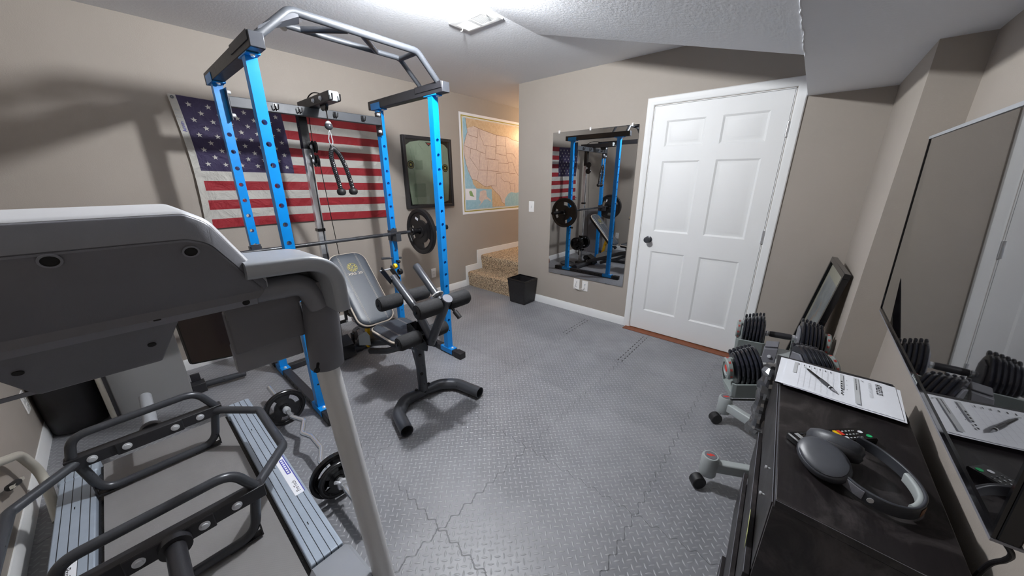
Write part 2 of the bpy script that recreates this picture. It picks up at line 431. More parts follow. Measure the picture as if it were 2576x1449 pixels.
# ------------------------------------------------------------------ the room
XF, YD, XR, YB, ZC = -3.485, 3.20, .406, -.55, 2.43
YS = 5.6
b = MB().box(XF-.1, YB-.1, -.12, .75, YD, 0); b.box(XF-.1, YD, -.12, -2.60, YS, -.02); b.box(-2.65, YD, -.12, .75, YD+.45, -.012)
A_ = .0262; hl, hw, hh_ = .0142, .0041, .0023
N_ = 150
for i in range(-40, 150):
    for j in range(-60, 165):
        u, v = i+.5, j+.5
        x = (u-v)*A_*.70711; y = (u+v)*A_*.70711
        if not (XF+.02 < x < .34 and YB+.03 < y < 3.10): continue
        if x < -2.66 and y > 3.05: continue
        par = (i+j) % 2
        d = V(.70711,.70711,0) if par == 0 else V(-.70711,.70711,0); w_ = V(-d.y, d.x, 0); c = V(x, y, 0)
        pts = [c+d*(a*hl)+w_*(q*hw) for a, q in ((-1,0),(-.6,-.72),(0,-1),(.6,-.72),(1,0),(.6,.72),(0,1),(-.6,.72))]
        n0 = len(b.v); b.v += pts+[c-d*(hl*.55)+V(0,0,hh_*.8), c+V(0,0,hh_), c+d*(hl*.55)+V(0,0,hh_*.8)]
        for f in ((0,1,8),(1,2,9,8),(2,3,10,9),(3,4,10),(4,5,10),(5,6,9,10),(6,7,8,9),(7,0,8)): b.f.append([n0+k for k in f]); b.m.append(0)
struct('floor', b, M['floor'], origin=(0,0,0), angle=80, recalc=False)
struct('wall_left', MB().box(XF-.1, YB-.1, 0, XF, YS, ZC), M['wall'], origin=(XF,0,0))
struct('wall_front', MB().box(XF, YB-.1, 0, .75, YB, ZC), M['wall'], origin=(0,YB,0))
DX0, DX1, DZ = -1.155, -.217, 2.034
b = MB().box(-2.65, YD, 0, DX0, YD+.1, ZC); b.box(DX0, YD, DZ, DX1, YD+.1, ZC); b.box(DX1, YD, 0, .262, YD+.1, ZC)
struct('wall_back', b, M['wall'], origin=(0,YD,0))
struct('wall_stair', MB().box(-2.65, YD+.1, 0, -2.55, YS, ZC), M['wall'])
struct('wall_stair_end', MB().box(XF, YS, 0, -2.55, YS+.1, ZC), M['wall'])
struct('wall_behind_door', MB().box(-1.5, YD+.4, 0, .1, YD+.45, ZC), M['wall'])
struct('wall_right', MB().box(XR, YB, 0, .75, 2.302, ZC), M['wall'], origin=(XR,0,0))
struct('wall_alcove', MB().box(.262, 2.302, 0, .75, YD+.1, ZC), M['wall'], origin=(.262,2.302,0))
struct('ceiling', MB().box(XF-.1, YB-.1, ZC, .75, YS+.1, ZC+.1), M['ceiling'], origin=(0,0,ZC))
# lowered ceiling over the right side with its slanted left flank, ragged drywall edge included
SZ = 1.972
b = MB().box(-.152, YB, SZ, XR, YD, ZC)
n = 9
L = [(-.150, SZ+.001), (-.55, 2.090), (-.95, 2.208), (-1.25, 2.294), (-1.42, 2.344), (-1.54, 2.380), (-1.62, 2.403), (-1.67, 2.417), (-1.72, ZC+.0005)]
ya = [YB]*9; yb = [2.188+(x+.15)/-1.55*.09 for x, z in L]
rs = []
for (x, z), y0, y1 in zip(L, ya, yb): rs.append([V(x, y0, z), V(x, y1, z), V(x, y1, ZC+.01), V(x, y0, ZC+.01)])
b.rings(rs)
struct('ceiling_soffit', b, M['ceiling'], origin=(0,0,SZ), angle=12)
jag = []
for k in range(46):
    y = 2.195-k*.032; jag.append(V(-.148+random.uniform(-.0035,.0035), y, SZ-.0012+random.uniform(-.001,.001)))
b = MB().tube(jag, .0026, 6); struct('trim_plaster_edge', b, M['ceiling'])
# baseboards
bprof = lambda h: [(0, 0), (.013, 0), (.013, h-.025), (.007, h-.006), (.005, h), (0, h)]
def baseb(name, a, c, nrm, h=.088, m='white'):
    a = Vector(a); c = Vector(c); N = Vector(nrm); q = bprof(h)
    return struct(name, MB().rings([[p+N*x+V(0,0,z) for x, z in q] for p in (a, c)]), M[m])
baseb('baseboard_left', (XF, YB, 0), (XF, 3.06, 0), (1,0,0))
baseb('baseboard_back', (-2.65, YD, 0), (DX0-.06, YD, 0), (0,-1,0))
baseb('baseboard_back_alcove', (DX1+.06, YD, 0), (.262, YD, 0), (0,-1,0))
baseb('baseboard_front', (XF, YB, 0), (.4, YB, 0), (0,1,0))
baseb('baseboard_right', (XR, YB, 0), (XR, 2.30, 0), (-1,0,0))
baseb('baseboard_alcove', (.262, 2.30, 0), (.262, YD, 0), (-1,0,0))
# stepped skirting beside the stair
sk = [(3.05,0),(3.05,.288),(3.275,.288),(3.275,.482),(YS,.482),(YS,.40),(3.37,.40),(3.37,.20),(3.12,.20),(3.12,0)]
struct('trim_stair_skirt', MB().prism([(y, z) for y, z in sk], (XF, 0, 0), (0,1,0), (0,0,1), .014), M['white'], bevel=.002)
b = MB()
st = [(3.095,-.01),(3.085,.10),(3.075,.175),(3.083,.197),(3.11,.205),(3.36,.205),(3.348,.30),(3.338,.375),(3.346,.398),(3.372,.406),(YS-.01,.406),(YS-.01,-.01)]
b.prism([(y, z) for y, z in st], (XF+.016, 0, 0), (0,1,0), (0,0,1), .80)
tag(mesh('carpeted_stairs', b, M['carpet'], origin=(-3.07,3.1,0), bevel=.006), 'two-step stair covered in speckled tan carpet, rising beside the map', 'stairs')
# door, casing, threshold
dr = MB(); FX0, FX1, FZ0, FZ1, DT = -1.148, -.224, .012, 2.026, .035
cols = [(-1.040,-.745), (-.630,-.335)]; rows = [(.213,.807), (.99,1.592), (1.705,1.91)]
xc = [FX0, cols[0][0], cols[0][1], cols[1][0], cols[1][1], FX1]; zc = [FZ0]+[q for r in rows for q in r]+[FZ1]
y = YD-.002
for i in range(5):
    for j in range(len(zc)-1):
        x0, x1, z0, z1 = xc[i], xc[i+1], zc[j], zc[j+1]
        if i in (1, 3) and j in (1, 3, 5):
            def rect(d, yy): return [V(x0+d, yy, z0+d), V(x1-d, yy, z0+d), V(x1-d, yy, z1-d), V(x0+d, yy, z1-d)]
            R = [rect(0, y), rect(.006, y+.003), rect(.014, y+.0085), rect(.020, y+.009), rect(.046, y+.003), rect(.049, y+.0025)]
            dr.rings(R, cap0=False, cap1=True)
        else: dr.add([(x0,y,z0),(x1,y,z0),(x1,y,z1),(x0,y,z1)], [(0,1,2,3)])
dr.box(FX0, y+.012, FZ0, FX1, y+DT, FZ1)
for q in ([(FX0,y,FZ0),(FX0,y+.012,FZ0),(FX0,y+.012,FZ1),(FX0,y,FZ1)],[(FX1,y,FZ0),(FX1,y,FZ1),(FX1,y+.012,FZ1),(FX1,y+.012,FZ0)],
          [(FX0,y,FZ1),(FX1,y,FZ1),(FX1,y+.012,FZ1),(FX0,y+.012,FZ1)],[(FX0,y,FZ0),(FX0,y+.012,FZ0),(FX1,y+.012,FZ0),(FX1,y,FZ0)]): dr.add(q, [(0,1,2,3)])
door = struct('door_1', dr, M['white'], origin=(-.686,YD,FZ0), recalc=False, angle=20)
kb = MB().lathe([(.0,0),(.030,0),(.031,-.006),(.026,-.009),(.012,-.012),(.011,-.034),(.020,-.040),(.027,-.050),(.028,-.058),(.022,-.068),(0,-.071)], (-1.070, y, .912), (0,1,0))
mesh('door_knob', kb, M['gun'], door)
for z in (1.775, 1.02, .27):
    h = MB().cyl((-.2215, y-.004, z-.05), (-.2215, y-.004, z+.05), .0085, 12).box(-.219, y-.001, z-.044, -.196, y+.006, z+.044)
    for k in (-.03, 0, .03): h.cyl((-.206, y-.0025, z+k), (-.206, y, z+k), .003, 8)
    mesh('hinge', h, M['chrome'], door)
cs = [(0,0),(.058,0),(.058,.009),(.052,.014),(.030,.014),(.020,.010),(.010,.010),(.004,.007),(0,.004)]   # (away from opening, out of wall)
b = MB(); OX0, OX1, OZ = DX0-.004, DX1+.004, DZ+.004
def casring(x, z, dx, dz): return [V(x+dx*a, YD-c, z+dz*a) for a, c in cs]
b.rings([casring(OX0, 0, -1, 0), casring(OX0, OZ, -1, 1), casring(OX1, OZ, 1, 1), casring(OX1, 0, 1, 0)])
struct('trim_1', b, M['white'], origin=(-.686,YD,0))
b = MB().box(DX0, YD-.001, 0, DX0+.005, YD+.1, DZ); b.box(DX1-.005, YD-.001, 0, DX1, YD+.1, DZ); b.box(DX0, YD-.001, DZ-.005, DX1, YD+.1, DZ)
struct('trim_2', b, M['white'], origin=(-.686,YD,0))
struct('trim_3', MB().box(DX0-.04, YD-.085, .0, DX1+.06, YD+.06, .006), M['wood'], bevel=.002)

# ------------------------------------------------------------------ ceiling lamp and vent
LX, LY, LZ = -1.50, 1.272, 2.325
lamp = thing('ceiling_light', 'white round glass ceiling lamp beside the vent', 'light', (LX,LY,2.28))
mesh('base_pan', MB().lathe([(.0,2.43),(.150,2.43),(.152,2.405),(.146,2.385),(.0,2.385)], (LX,LY,0)), M['white'], lamp)
def m_lamp():
    t = NT('frosted_lamp_glass'); tr = t.n('ShaderNodeBsdfTransparent'); em = t.n('ShaderNodeEmission'); em.inputs[1].default_value = 1.6
    em.inputs[0].default_value = (1,.98,.96,1); mx = t.n('ShaderNodeMixShader'); mx.inputs[0].default_value = .5
    t.put(mx.inputs[1], tr.outputs[0]); t.put(mx.inputs[2], em.outputs[0]); t.put(t.out.inputs['Surface'], mx.outputs[0]); return t.mat
M['lampglass'] = m_lamp()
mesh('glass_dome', MB().lathe([(.148,2.388),(.146,2.36),(.132,2.325),(.10,2.298),(.06,2.284),(.001,2.279)], (LX,LY,0), n=40), M['lampglass'], lamp)
mesh('finial', MB().lathe([(.001,2.281),(.012,2.279),(.012,2.272),(.006,2.268),(.0,2.267)], (LX,LY,0)), M['white'], lamp)

vent = thing('ceiling_vent', 'white metal ceiling register with two banks of louvres', 'vent', (-1.892,1.835,2.42))
vx0, vx1, vy0, vy1 = -2.052, -1.732, 1.742, 1.925; zt = ZC-.012
b = MB()
def fr(d, z): return [V(vx0+d, vy0+d, z), V(vx1-d, vy0+d, z), V(vx1-d, vy1-d, z), V(vx0+d, vy1-d, z)]
b.rings([fr(0,ZC-.001), fr(.002,zt+.004), fr(.012,zt), fr(.034,zt), fr(.036,ZC-.002)], cap0=False, cap1=False)
mesh('frame', b, M['white'], vent)
mesh('duct_shadow', MB().box(vx0+.02, vy0+.02, ZC-.002, vx1-.02, vy1-.02, ZC-.001), M['gasket'], vent)
for k in range(26):
    x = vx0+.042+k*.0095
    if abs(x-(vx0+vx1)/2) < .006:
        mesh('divider', MB().box(x-.006, vy0+.034, zt-.001, x+.006, vy1-.034, ZC-.003), M['white'], vent); continue
    sl = .006 if x < (vx0+vx1)/2 else -.006
    b = MB().hexa([(x-.001,vy0+.034,zt),(x+.001,vy0+.034,zt),(x+.001,vy1-.034,zt),(x-.001,vy1-.034,zt),(x-.001+sl,vy0+.034,ZC-.004),(x+.001+sl,vy0+.034,ZC-.004),(x+.001+sl,vy1-.034,ZC-.004),(x-.001+sl,vy1-.034,ZC-.004)])
    mesh('louvre', b, M['white'], vent)
for (x, yy) in ((vx0+.025, vy0+.10), (vx1-.022, vy0+.05)):
    mesh('lever', MB().tube(smooth([(x,yy,zt),(x,yy-.005,zt-.014),(x-.004,yy-.015,zt-.018)],4), .003, 8), M['plastic_white'], vent)

# ------------------------------------------------------------------ wall plates
def wallplate(name, label, cat, O, A, w, h, parts, grp=None):
    O = Vector(O); A = Vector(A); N = A.cross(V(0,0,1))
    t = thing(name, label, cat, O, grp)
    mesh('cover_plate', MB().prism(rrect(-w/2,-h/2,w/2,h/2,.004), O-N*.0, A, (0,0,1), .006, .002), M['plastic_white'], t)
    for p in parts:
        if p[0] == 'toggle':
            mesh('toggle', MB().box(-.004,-.0,-.008,.004,.012,.008).xf(Matrix.Translation(O+N*.006) @ Matrix((( A.x,N.x,0,0),(A.y,N.y,0,0),(0,0,1,0),(0,0,0,1)))), M['plastic_white'], t)
            mesh('toggle_slot', MB().prism(rrect(-.006,-.012,.006,.012,.001), O+N*.0062, A, (0,0,1), .0006), M['inkgrey'], t)
        if p[0] == 'socket':
            for z in (-.022, .022):
                mesh('socket', MB().prism(rrect(-.017,z-.014,.017,z+.014,.010), O+N*.0062, A, (0,0,1), .002), M['plastic_white'], t)
                q = MB()
                for a in (-.006, .006): q.prism(rrect(a-.0012,z-.002,a+.0012,z+.006,.0005), O+N*.0083, A, (0,0,1), .0004)
                q.prism(circ(.0022,8,0,z-.008), O+N*.0083, A, (0,0,1), .0004)
                mesh('slot', q, M['gasket'], t)
        if p[0] == 'jack':
            mesh('jack', MB().lathe([(.0,0),(.005,0),(.005,.010),(.003,.012),(.0,.012)], O+N*.006+V(0,0,p[1]), N, 12), M['zinc'], t)
    return t
wallplate('light_switch', 'white toggle switch on the grey-brown wall between stair and mirror', 'light switch', (-2.450,YD,1.141), (1,0,0), .076, .122, [('toggle',)])
wallplate('cable_plate', 'white coax wall plate under the mirror, left of the pair', 'wall plate', (-1.797,YD,.328), (1,0,0), .074, .120, [('jack',.03),('jack',-.02)])
wallplate('outlet', 'white outlet plate under the mirror, right of the pair', 'outlet', (-1.692,YD,.326), (1,0,0), .072, .116, [('jack',.022)])
wallplate('outlet', 'white duplex outlet low on the wall between rack and stair', 'outlet', (XF,2.505,.300), (0,1,0), .072, .118, [('socket',)])
wallplate('outlet', 'white outlet at the left frame edge on the beige wall near the treadmill', 'outlet', (-2.99,YB,.30), (-1,0,0), .074, .12, [('socket',)])
tag(mesh('coax_cable', MB().tube(smooth([(-1.80,YD-.022,.345),(-1.812,YD-.03,.312),(-1.79,YD-.03,.292),(-1.745,YD-.028,.285),(-1.71,YD-.028,.30),(-1.688,YD-.022,.318)],6), .003, 8), M['plastic_white'], origin=(-1.75,YD-.02,.28)),
    'short white cable joining the two wall plates under the mirror', 'cable')

# ------------------------------------------------------------------ wall mirror
mr = thing('wall_mirror', 'tall frameless wall mirror between light switch and door', 'mirror', (-1.72,YD-.004,.405))
mx0, mx1, mz0, mz1 = -2.176, -1.270, .405, 1.905
mesh('mirror_pane', MB().box(mx0, YD-.010, mz0, mx1, YD-.004, mz1), M['mirror'], mr)
for x, z in ((-2.10, mz1), (-1.745, mz1), (-1.33, mz1)):
    mesh('clip', MB().box(x-.008, YD-.015, z-.012, x+.008, YD-.001, z+.016), M['plastic_white'], mr, bevel=.002)
for x in (-2.0, -1.45): mesh('clip', MB().box(x-.008, YD-.014, mz0-.008, x+.008, YD-.001, mz0+.006), M['glass'], mr, bevel=.002)

# ------------------------------------------------------------------ flag
def flagpt(y, t, off=0):
    """y metres from the hoist (0..1.55), t 0 top .. 1 bottom"""
    s = y/1.55
    top = 2.000-.036*s-.010*math.sin(pi*s); bot = 1.078-.016*s+.006*math.sin(pi*s*1.3)
    z = top+(bot-top)*t
    Y = .425+y+.020*math.sin(pi*t)*(1-s)*1.2+.013*t*(1-s)-.013*t*s
    w = .0050*math.sin(9*y+3.0*t)+.0030*math.sin(23*y-7*t+1)+.0022*math.sin(41*(y*.6+t*.5))+.0018*math.sin(70*(y*.5-t*.7)+2)
    return V(XF+.022+w*(.35+.65*math.sin(pi*min(1, max(0, t)))*.8)+off, Y, z)
HW = .042
b = MB(); SUB = 4; NY = 120
ys = [0, HW]+[HW+(1.55-HW)*k/NY for k in range(1, NY+1)]
cany = .676
for i in range(len(ys)-1):
    y0, y1 = ys[i], ys[i+1]; ymid = (y0+y1)/2
    for r in range(13):
        for q in range(SUB):
            t0 = (r+q/SUB)/13; t1 = (r+(q+1)/SUB)/13
            b.cur = 1 if i == 0 else (2 if (ymid < cany and r < 7) else (0 if r % 2 == 0 else 1))
            b.add([flagpt(y0,t0), flagpt(y0,t1), flagpt(y1,t1), flagpt(y1,t0)], [(0,1,2,3)])
b.cur = 1
cw = cany-HW
for r in range(9):
    for c in range(11):
        if (r+c) % 2: continue
        cy_ = HW+cw*(c+1)/12; ct = (7/13)*(r+1)/10; R = .0195
        pts = []
        for k in range(10):
            a = pi/2+k*pi/5; rr = R if k % 2 == 0 else R*.40
            pts.append(flagpt(cy_+rr*math.cos(a), ct-rr*math.sin(a)/.922, .0016))
        cpt = flagpt(cy_, ct, .0016); n0 = len(b.v); b.v += [cpt]+pts
        for k in range(10): b.f.append([n0, n0+1+k, n0+1+(k+1) % 10]); b.m.append(1)
flag = mesh('wall_flag', b, [M['nylon_red'], M['nylon_white'], M['nylon_blue']], origin=(XF+.02,1.2,1.06), recalc=False)
tag(flag, 'stars-and-stripes cloth flag pinned flat to the wall behind the blue rack', 'flag')
for t_ in (.02, .965):
    p = flagpt(.02, t_, .002); mesh('grommet', MB().ring(p, (1,0,0), .004, .010, 0, .0025, 16), M['gun'], flag)
p = flagpt(.033, .205, .003)
mesh('hem_lettering', MB().text('Annin', flagpt(.034,.255,.003), flagpt(.030,.12,.003)-flagpt(.034,.255,.003), (0,-1,0), .028, .0003), M['blueprint'], flag)
q = MB()
for k, (t_, ln) in enumerate(((.105,.03),(.13,.022),(.15,.03),(.17,.018))):
    for yy in (.012, .019, .026, .032): q.box(XF+.026, .428+yy+k*.001, flagpt(0,t_).z-ln*.2, XF+.0265, .428+yy+k*.001+.003, flagpt(0,t_).z+ln*.2)
mesh('hem_fine_print', q, M['inkgrey'], flag)

# ------------------------------------------------------------------ map
XM = XF+.003
mp = lambda cx, cy, o=0: atx(1130+cx/4.995, 270+cy/4.995, XM+o)
mt = thing('wall_map', 'large paper map with gold border on the wall above the stair', 'map', (XF,3.95,.995))
Y0, Y1, Z0, Z1 = 3.045, 4.95, .995, 2.238
mesh('sheet', MB().box(XF, Y0, Z0, XM, Y1, Z1), M['paper'], mt)
def rectstrip(b, d, w, x):
    for (a0, c0, a1, c1) in ((Y0+d,Z0+d,Y1-d,Z0+d+w),(Y0+d,Z1-d-w,Y1-d,Z1-d),(Y0+d,Z0+d+w,Y0+d+w,Z1-d-w),(Y1-d-w,Z0+d+w,Y1-d,Z1-d-w)):
        b.box(x, a0, c0, x+.0004, a1, c1)
b = MB(); rectstrip(b, .030, .014, XM); rectstrip(b, .052, .0035, XM); mesh('gold_border', b, M['gold'], mt)
d = .060
mesh('sea', MB().box(XM, Y0+d, Z0+d, XM+.0005, Y1-d, Z1-d), M['map_sea'], mt)
def flat(pts, off):
    n = len(pts); P = [mp(x, y, off) if not isinstance(x, str) else None for x, y in pts]; return MB().poly(P)
us = [(205,135),(215,200),(222,260),(228,310),(205,380),(190,440),(185,480),(180,520),(190,600),(202,660),(215,720),(235,800),(262,850),(290,910),(345,920),(430,985),(470,1000),(525,985),(560,1040),(640,1120),(660,1190),(700,1215),(702,1150),(740,1090),(780,1065),(840,1075),(900,1060),(960,1050),(960,270),(600,215),(400,165)]
def clampz(b):
    for i, v in enumerate(b.v): b.v[i] = V(v.x, min(v.y, Y1-d), max(Z0+d, min(v.z, Z1-d)))
    return b
mesh('home_land', clampz(flat([q for q in us][:-3]+[(960,265),(735,218),(600,195),(400,158)], .0008)), M['map_land'], mt, recalc=False)
mesh('east_land', MB().box(XM+.0006, 4.33, 1.28, XM+.0008, Y1-d, Z1-d), M['map_land'], mt)
mesh('north_land', clampz(flat([(205,132),(222,262),(310,235),(365,262),(430,290),(595,350),(735,375),(800,410),(900,440),(960,440),(960,240),(700,205),(420,155)], .0012)), M['map_tan'], mt, recalc=False)
mesh('south_land', flat([(290,905),(345,920),(430,985),(470,1000),(525,985),(560,1040),(640,1120),(660,1190),(700,1215),(705,1243),(545,1252),(538,1120),(500,1030),(420,1022),(345,1020),(300,960)], .0013), M['map_tan'], mt, recalc=False)
b = MB()
for l in ([(310,235),(365,262),(430,290),(595,350),(735,375),(800,410),(870,430)],[(240,345),(300,365),(355,382)],[(365,262),(355,382),(340,530)],[(190,480),(270,515),(340,535),(390,560),(452,582)],
          [(270,515),(262,635),(375,800),(350,905),(345,920)],[(385,275),(385,350),(420,430),(435,480),(465,480)],[(465,480),(585,500),(595,350)],[(465,480),(452,635),(575,655),(585,500)],[(390,560),(375,780)],[(490,665),(480,790),(470,1000)],
          [(375,785),(480,790),(620,810)],[(450,650),(618,662),(615,810)],[(593,350),(590,580)],[(592,475),(710,490)],[(590,580),(715,610)],[(710,375),(712,490),(720,620),(740,690)],[(620,700),(745,708),(752,830)],[(618,810),(750,820)],
          [(595,830),(655,830),(650,890),(690,930),(760,940)],[(595,830),(595,990),(525,985)],[(760,940),(775,1050)],[(752,835),(830,830)],[(765,955),(815,955),(825,1060)],[(740,690),(800,690),(835,800)],[(720,580),(800,585)],[(835,800),(870,860)],[(800,585),(835,640)],
          [(290,905),(345,920),(430,985),(470,1000),(525,985),(560,1040),(640,1120),(660,1190),(700,1215)],[(205,135),(222,260),(228,310),(205,380),(185,480),(190,600),(215,720),(262,850),(290,910)]):
    b.strip([mp(x, y, .0016) for x, y in l], .0042, (1,0,0))
mesh('borders', b, M['map_line'], mt, recalc=False)
mesh('inset_sea', flat([(345,1025),(535,1030),(540,1262),(215,1275),(210,1022)], .0018), M['map_sea'], mt, recalc=False)
mesh('inset_panel', flat([(205,1022),(340,1022),(340,1165),(212,1165)], .0020), M['paper'], mt, recalc=False)
mesh('inset_green_land', flat([(250,1060),(275,1045),(292,1070),(300,1100),(318,1125),(285,1118),(262,1110)], .0023), M['map_green'], mt, recalc=False)
mesh('inset_land', flat([(385,1060),(430,1040),(465,1045),(475,1120),(520,1160),(530,1190),(480,1155),(440,1160),(412,1200),(375,1240),(400,1190),(372,1150),(385,1110)], .0023), M['map_land'], mt, recalc=False)

# ------------------------------------------------------------------ shadow box with shirt
sb = thing('shadow_box', 'black framed box holding a folded olive shirt, hung beside the flag', 'framed shirt', (XF,2.53,1.12))
a0, a1, c0, c1 = 2.200, 2.868, 1.122, 1.902; xf = XF+.048
b = MB()
w = .034
b.box(XF, a0, c0, xf, a0+w, c1); b.box(XF, a1-w, c0, xf, a1, c1); b.box(XF, a0+w, c0, xf, a1-w, c0+w); b.box(XF, a0+w, c1-w, xf, a1-w, c1)
mesh('frame', b, M['black_steel'], sb, bevel=.003)
mesh('backing', MB().box(XF, a0+w, c0+w, XF+.006, a1-w, c1-w), M['iron'], sb)
sx = XF+.008
shirt = [(2.275,1.165),(2.262,1.30),(2.250,1.50),(2.240,1.74),(2.250,1.800),(2.31,1.838),(2.43,1.860),(2.56,1.866),(2.68,1.860),(2.78,1.835),(2.828,1.795),(2.832,1.60),(2.825,1.40),(2.80,1.19),(2.70,1.165),(2.55,1.160),(2.40,1.165)]
body = MB().prism(shirt, (sx,0,0), (0,1,0), (0,0,1), .014, .003)
sh = mesh('shirt', body, M['olive'], sb)
b = MB().prism([(2.44,1.85),(2.50,1.80),(2.47,1.76),(2.41,1.82)], (sx+.013,0,0), (0,1,0), (0,0,1), .004, .001)
b.prism([(2.62,1.845),(2.56,1.80),(2.60,1.77),(2.66,1.82)], (sx+.013,0,0), (0,1,0), (0,0,1), .004, .001)
mesh('collar', b, M['olive'], sh)
mesh('neck_badge', MB().prism([(2.505,1.845),(2.595,1.845),(2.55,1.805)], (sx+.0135,0,0), (0,1,0), (0,0,1), .002), M['iron'], sh)
mesh('badge_wings', MB().prism([(2.525,1.837),(2.575,1.837),(2.56,1.825),(2.54,1.825)], (sx+.0156,0,0), (0,1,0), (0,0,1), .0006), M['red'], sh)
for yy in (2.40, 2.62):
    mesh('pocket_flap', MB().prism([(yy-.055,1.70),(yy+.055,1.70),(yy+.05,1.655),(yy,1.645),(yy-.05,1.655)], (sx+.0135,0,0), (0,1,0), (0,0,1), .004, .001), M['olive'], sh)
    mesh('pocket', MB().prism(rrect(yy-.05,1.55,yy+.05,1.66,.01), (sx+.0135,0,0), (0,1,0), (0,0,1), .002, .0008), M['olive_dark'], sh)
for yy in (2.40, 2.66): mesh('lower_pocket', MB().prism(rrect(yy-.085,1.245,yy+.07,1.40,.012), (sx+.0135,0,0), (0,1,0), (0,0,1), .003, .001), M['olive_dark'], sh)
for yy, zz in ((2.292,1.60),(2.772,1.575)):
    mesh('shoulder_patch', MB().prism(circ(.045,20,yy,zz), (sx+.0135,0,0), (0,1,0), (0,0,1), .002), M['iron'], sh)
    q = MB().ring(V(sx+.0157,yy,zz), (1,0,0), .031, .036, 0, .0006, 20); q.ring(V(sx+.0157,yy,zz), (1,0,0), .0, .014, 0, .0006, 8); mesh('patch_emblem', q, M['gold'], sh)
q = MB()
for l in ([(2.345,1.17),(2.335,1.40),(2.325,1.60),(2.300,1.76)],[(2.735,1.17),(2.745,1.40),(2.750,1.60),(2.765,1.76)],[(2.345,1.60),(2.37,1.70),(2.38,1.80)],[(2.73,1.58),(2.70,1.70),(2.69,1.81)]): q.strip([V(sx+.0145, a_, c_) for a_, c_ in l], .004, (1,0,0))
mesh('sleeve_crease_shade', q, M['olive_dark'], sh, recalc=False)  # thin dark strips paint the shade in the sleeve creases
mesh('placket', MB().box(sx+.013, 2.53, 1.175, sx+.0155, 2.565, 1.80), M['olive'], sh, bevel=.0005)
mesh('glazing', MB().box(xf-.008, a0+w-.002, c0+w-.002, xf-.006, a1-w+.002, c1-w+.002), M['glass'], sb)

# ------------------------------------------------------------------ waste basket
bk = thing('waste_basket', 'square black perforated waste basket at the wall corner by the stair', 'waste basket', (-2.47,3.05,0))
def bring(h, w, yo=0): return [V(-2.47+sx_*w, 3.065+sy_*w*.88, h) for sx_, sy_ in ((-1,-1),(1,-1),(1,1),(-1,1))]
H = .30
b = MB().rings([bring(.001,.105), bring(.004,.112), bring(H-.02,.135), bring(H,.135), bring(H,.132), bring(.010,.107)], cap0=True, cap1=True)
mesh('bin_body', b, M['rubber'], bk)
q = MB().rings([bring(H-.02,.136), bring(H+.002,.139), bring(H+.002,.131), bring(H-.02,.131)], closed=True); mesh('rim', q, M['iron'], bk)
q = MB()
for i in range(13):
    for j in range(14):
        z = .04+j*.016; w = .112+(.135-.112)*z/H; xx = -2.47+(i-6)*.0155; q.cyl((xx, 3.065-w*.88-.0004, z), (xx, 3.065-w*.88+.002, z), .0028, 6)
        yy = 3.065+(i-6)*.0135; q.cyl((-2.47+w+.0004, yy, z), (-2.47+w-.002, yy, z), .0028, 6)
mesh('perforation', q, M['grey_steel'], bk)
# ------------------------------------------------------------------ power rack
XFr, XBk, YL, YR, W = -2.140, -2.870, .590, 1.640, .050
rack = thing('power_rack', 'blue and black steel power rack with pull-up bar and cable tower, before the flag', 'power rack', (-2.5,1.115,0))
def upright(x, y, z0, z1, w, holes, hr=.0125):
    b = MB(); h = w/2
    for sx_ in (1, -1):     # +-X faces with holes
        X = x+sx_*h; zc_ = z0
        def quad(za, zb):
            if zb-za > 1e-5: b.add([(X,y-h,za),(X,y+h,za),(X,y+h,zb),(X,y-h,zb)], [(0,1,2,3)])
        for hz in holes:
            quad(zc_, hz-h); zc_ = hz+h; n = 16; rs_ = [[], []]
            for k in range(n):
                t = 2*pi*(k+.5)/n; c, s_ = math.cos(t), math.sin(t); m = h/max(abs(c), abs(s_))
                rs_[0].append(V(X, y+c*m, hz+s_*m)); rs_[1].append(V(X, y+c*hr, hz+s_*hr))
            # insert exact corners by snapping diagonal-nearest points
            for k in range(n):
                p = rs_[0][k]
                dy, dz = p.y-y, p.z-hz
                if min(abs(dy), abs(dz)) > h*.62: p.y = y+math.copysign(h, dy); p.z = hz+math.copysign(h, dz)
            b.rings(rs_, cap0=False, cap1=False)
        quad(zc_, z1)
    for hz in holes:
        n = 16; b.rings([[V(x+s_*h, y+hr*math.cos(2*pi*(k+.5)/n), hz+hr*math.sin(2*pi*(k+.5)/n)) for k in range(n)] for s_ in (1,-1)], cap0=False, cap1=False)
    for sy_ in (1,-1): b.add([(x-h,y+sy_*h,z0),(x+h,y+sy_*h,z0),(x+h,y+sy_*h,z1),(x-h,y+sy_*h,z1)], [(0,1,2,3)])
    b.add([(x-h,y-h,z0),(x+h,y-h,z0),(x+h,y+h,z0),(x-h,y+h,z0)], [(0,1,2,3)]); b.add([(x-h,y-h,z1),(x+h,y-h,z1),(x+h,y+h,z1),(x-h,y+h,z1)], [(0,1,2,3)])
    return b
HOLES = [.309+.1*k for k in range(15)]
ZB, ZT = .052, 1.995
def bolt(c, axis, r=.009, l=.010):
    c = Vector(c); a = Vector(axis)
    return MB().lathe([(0,0),(r*1.35,0),(r*1.35,.002),(r,.002),(r,l*.8),(r*.7,l),(0,l)], c, a, 10)
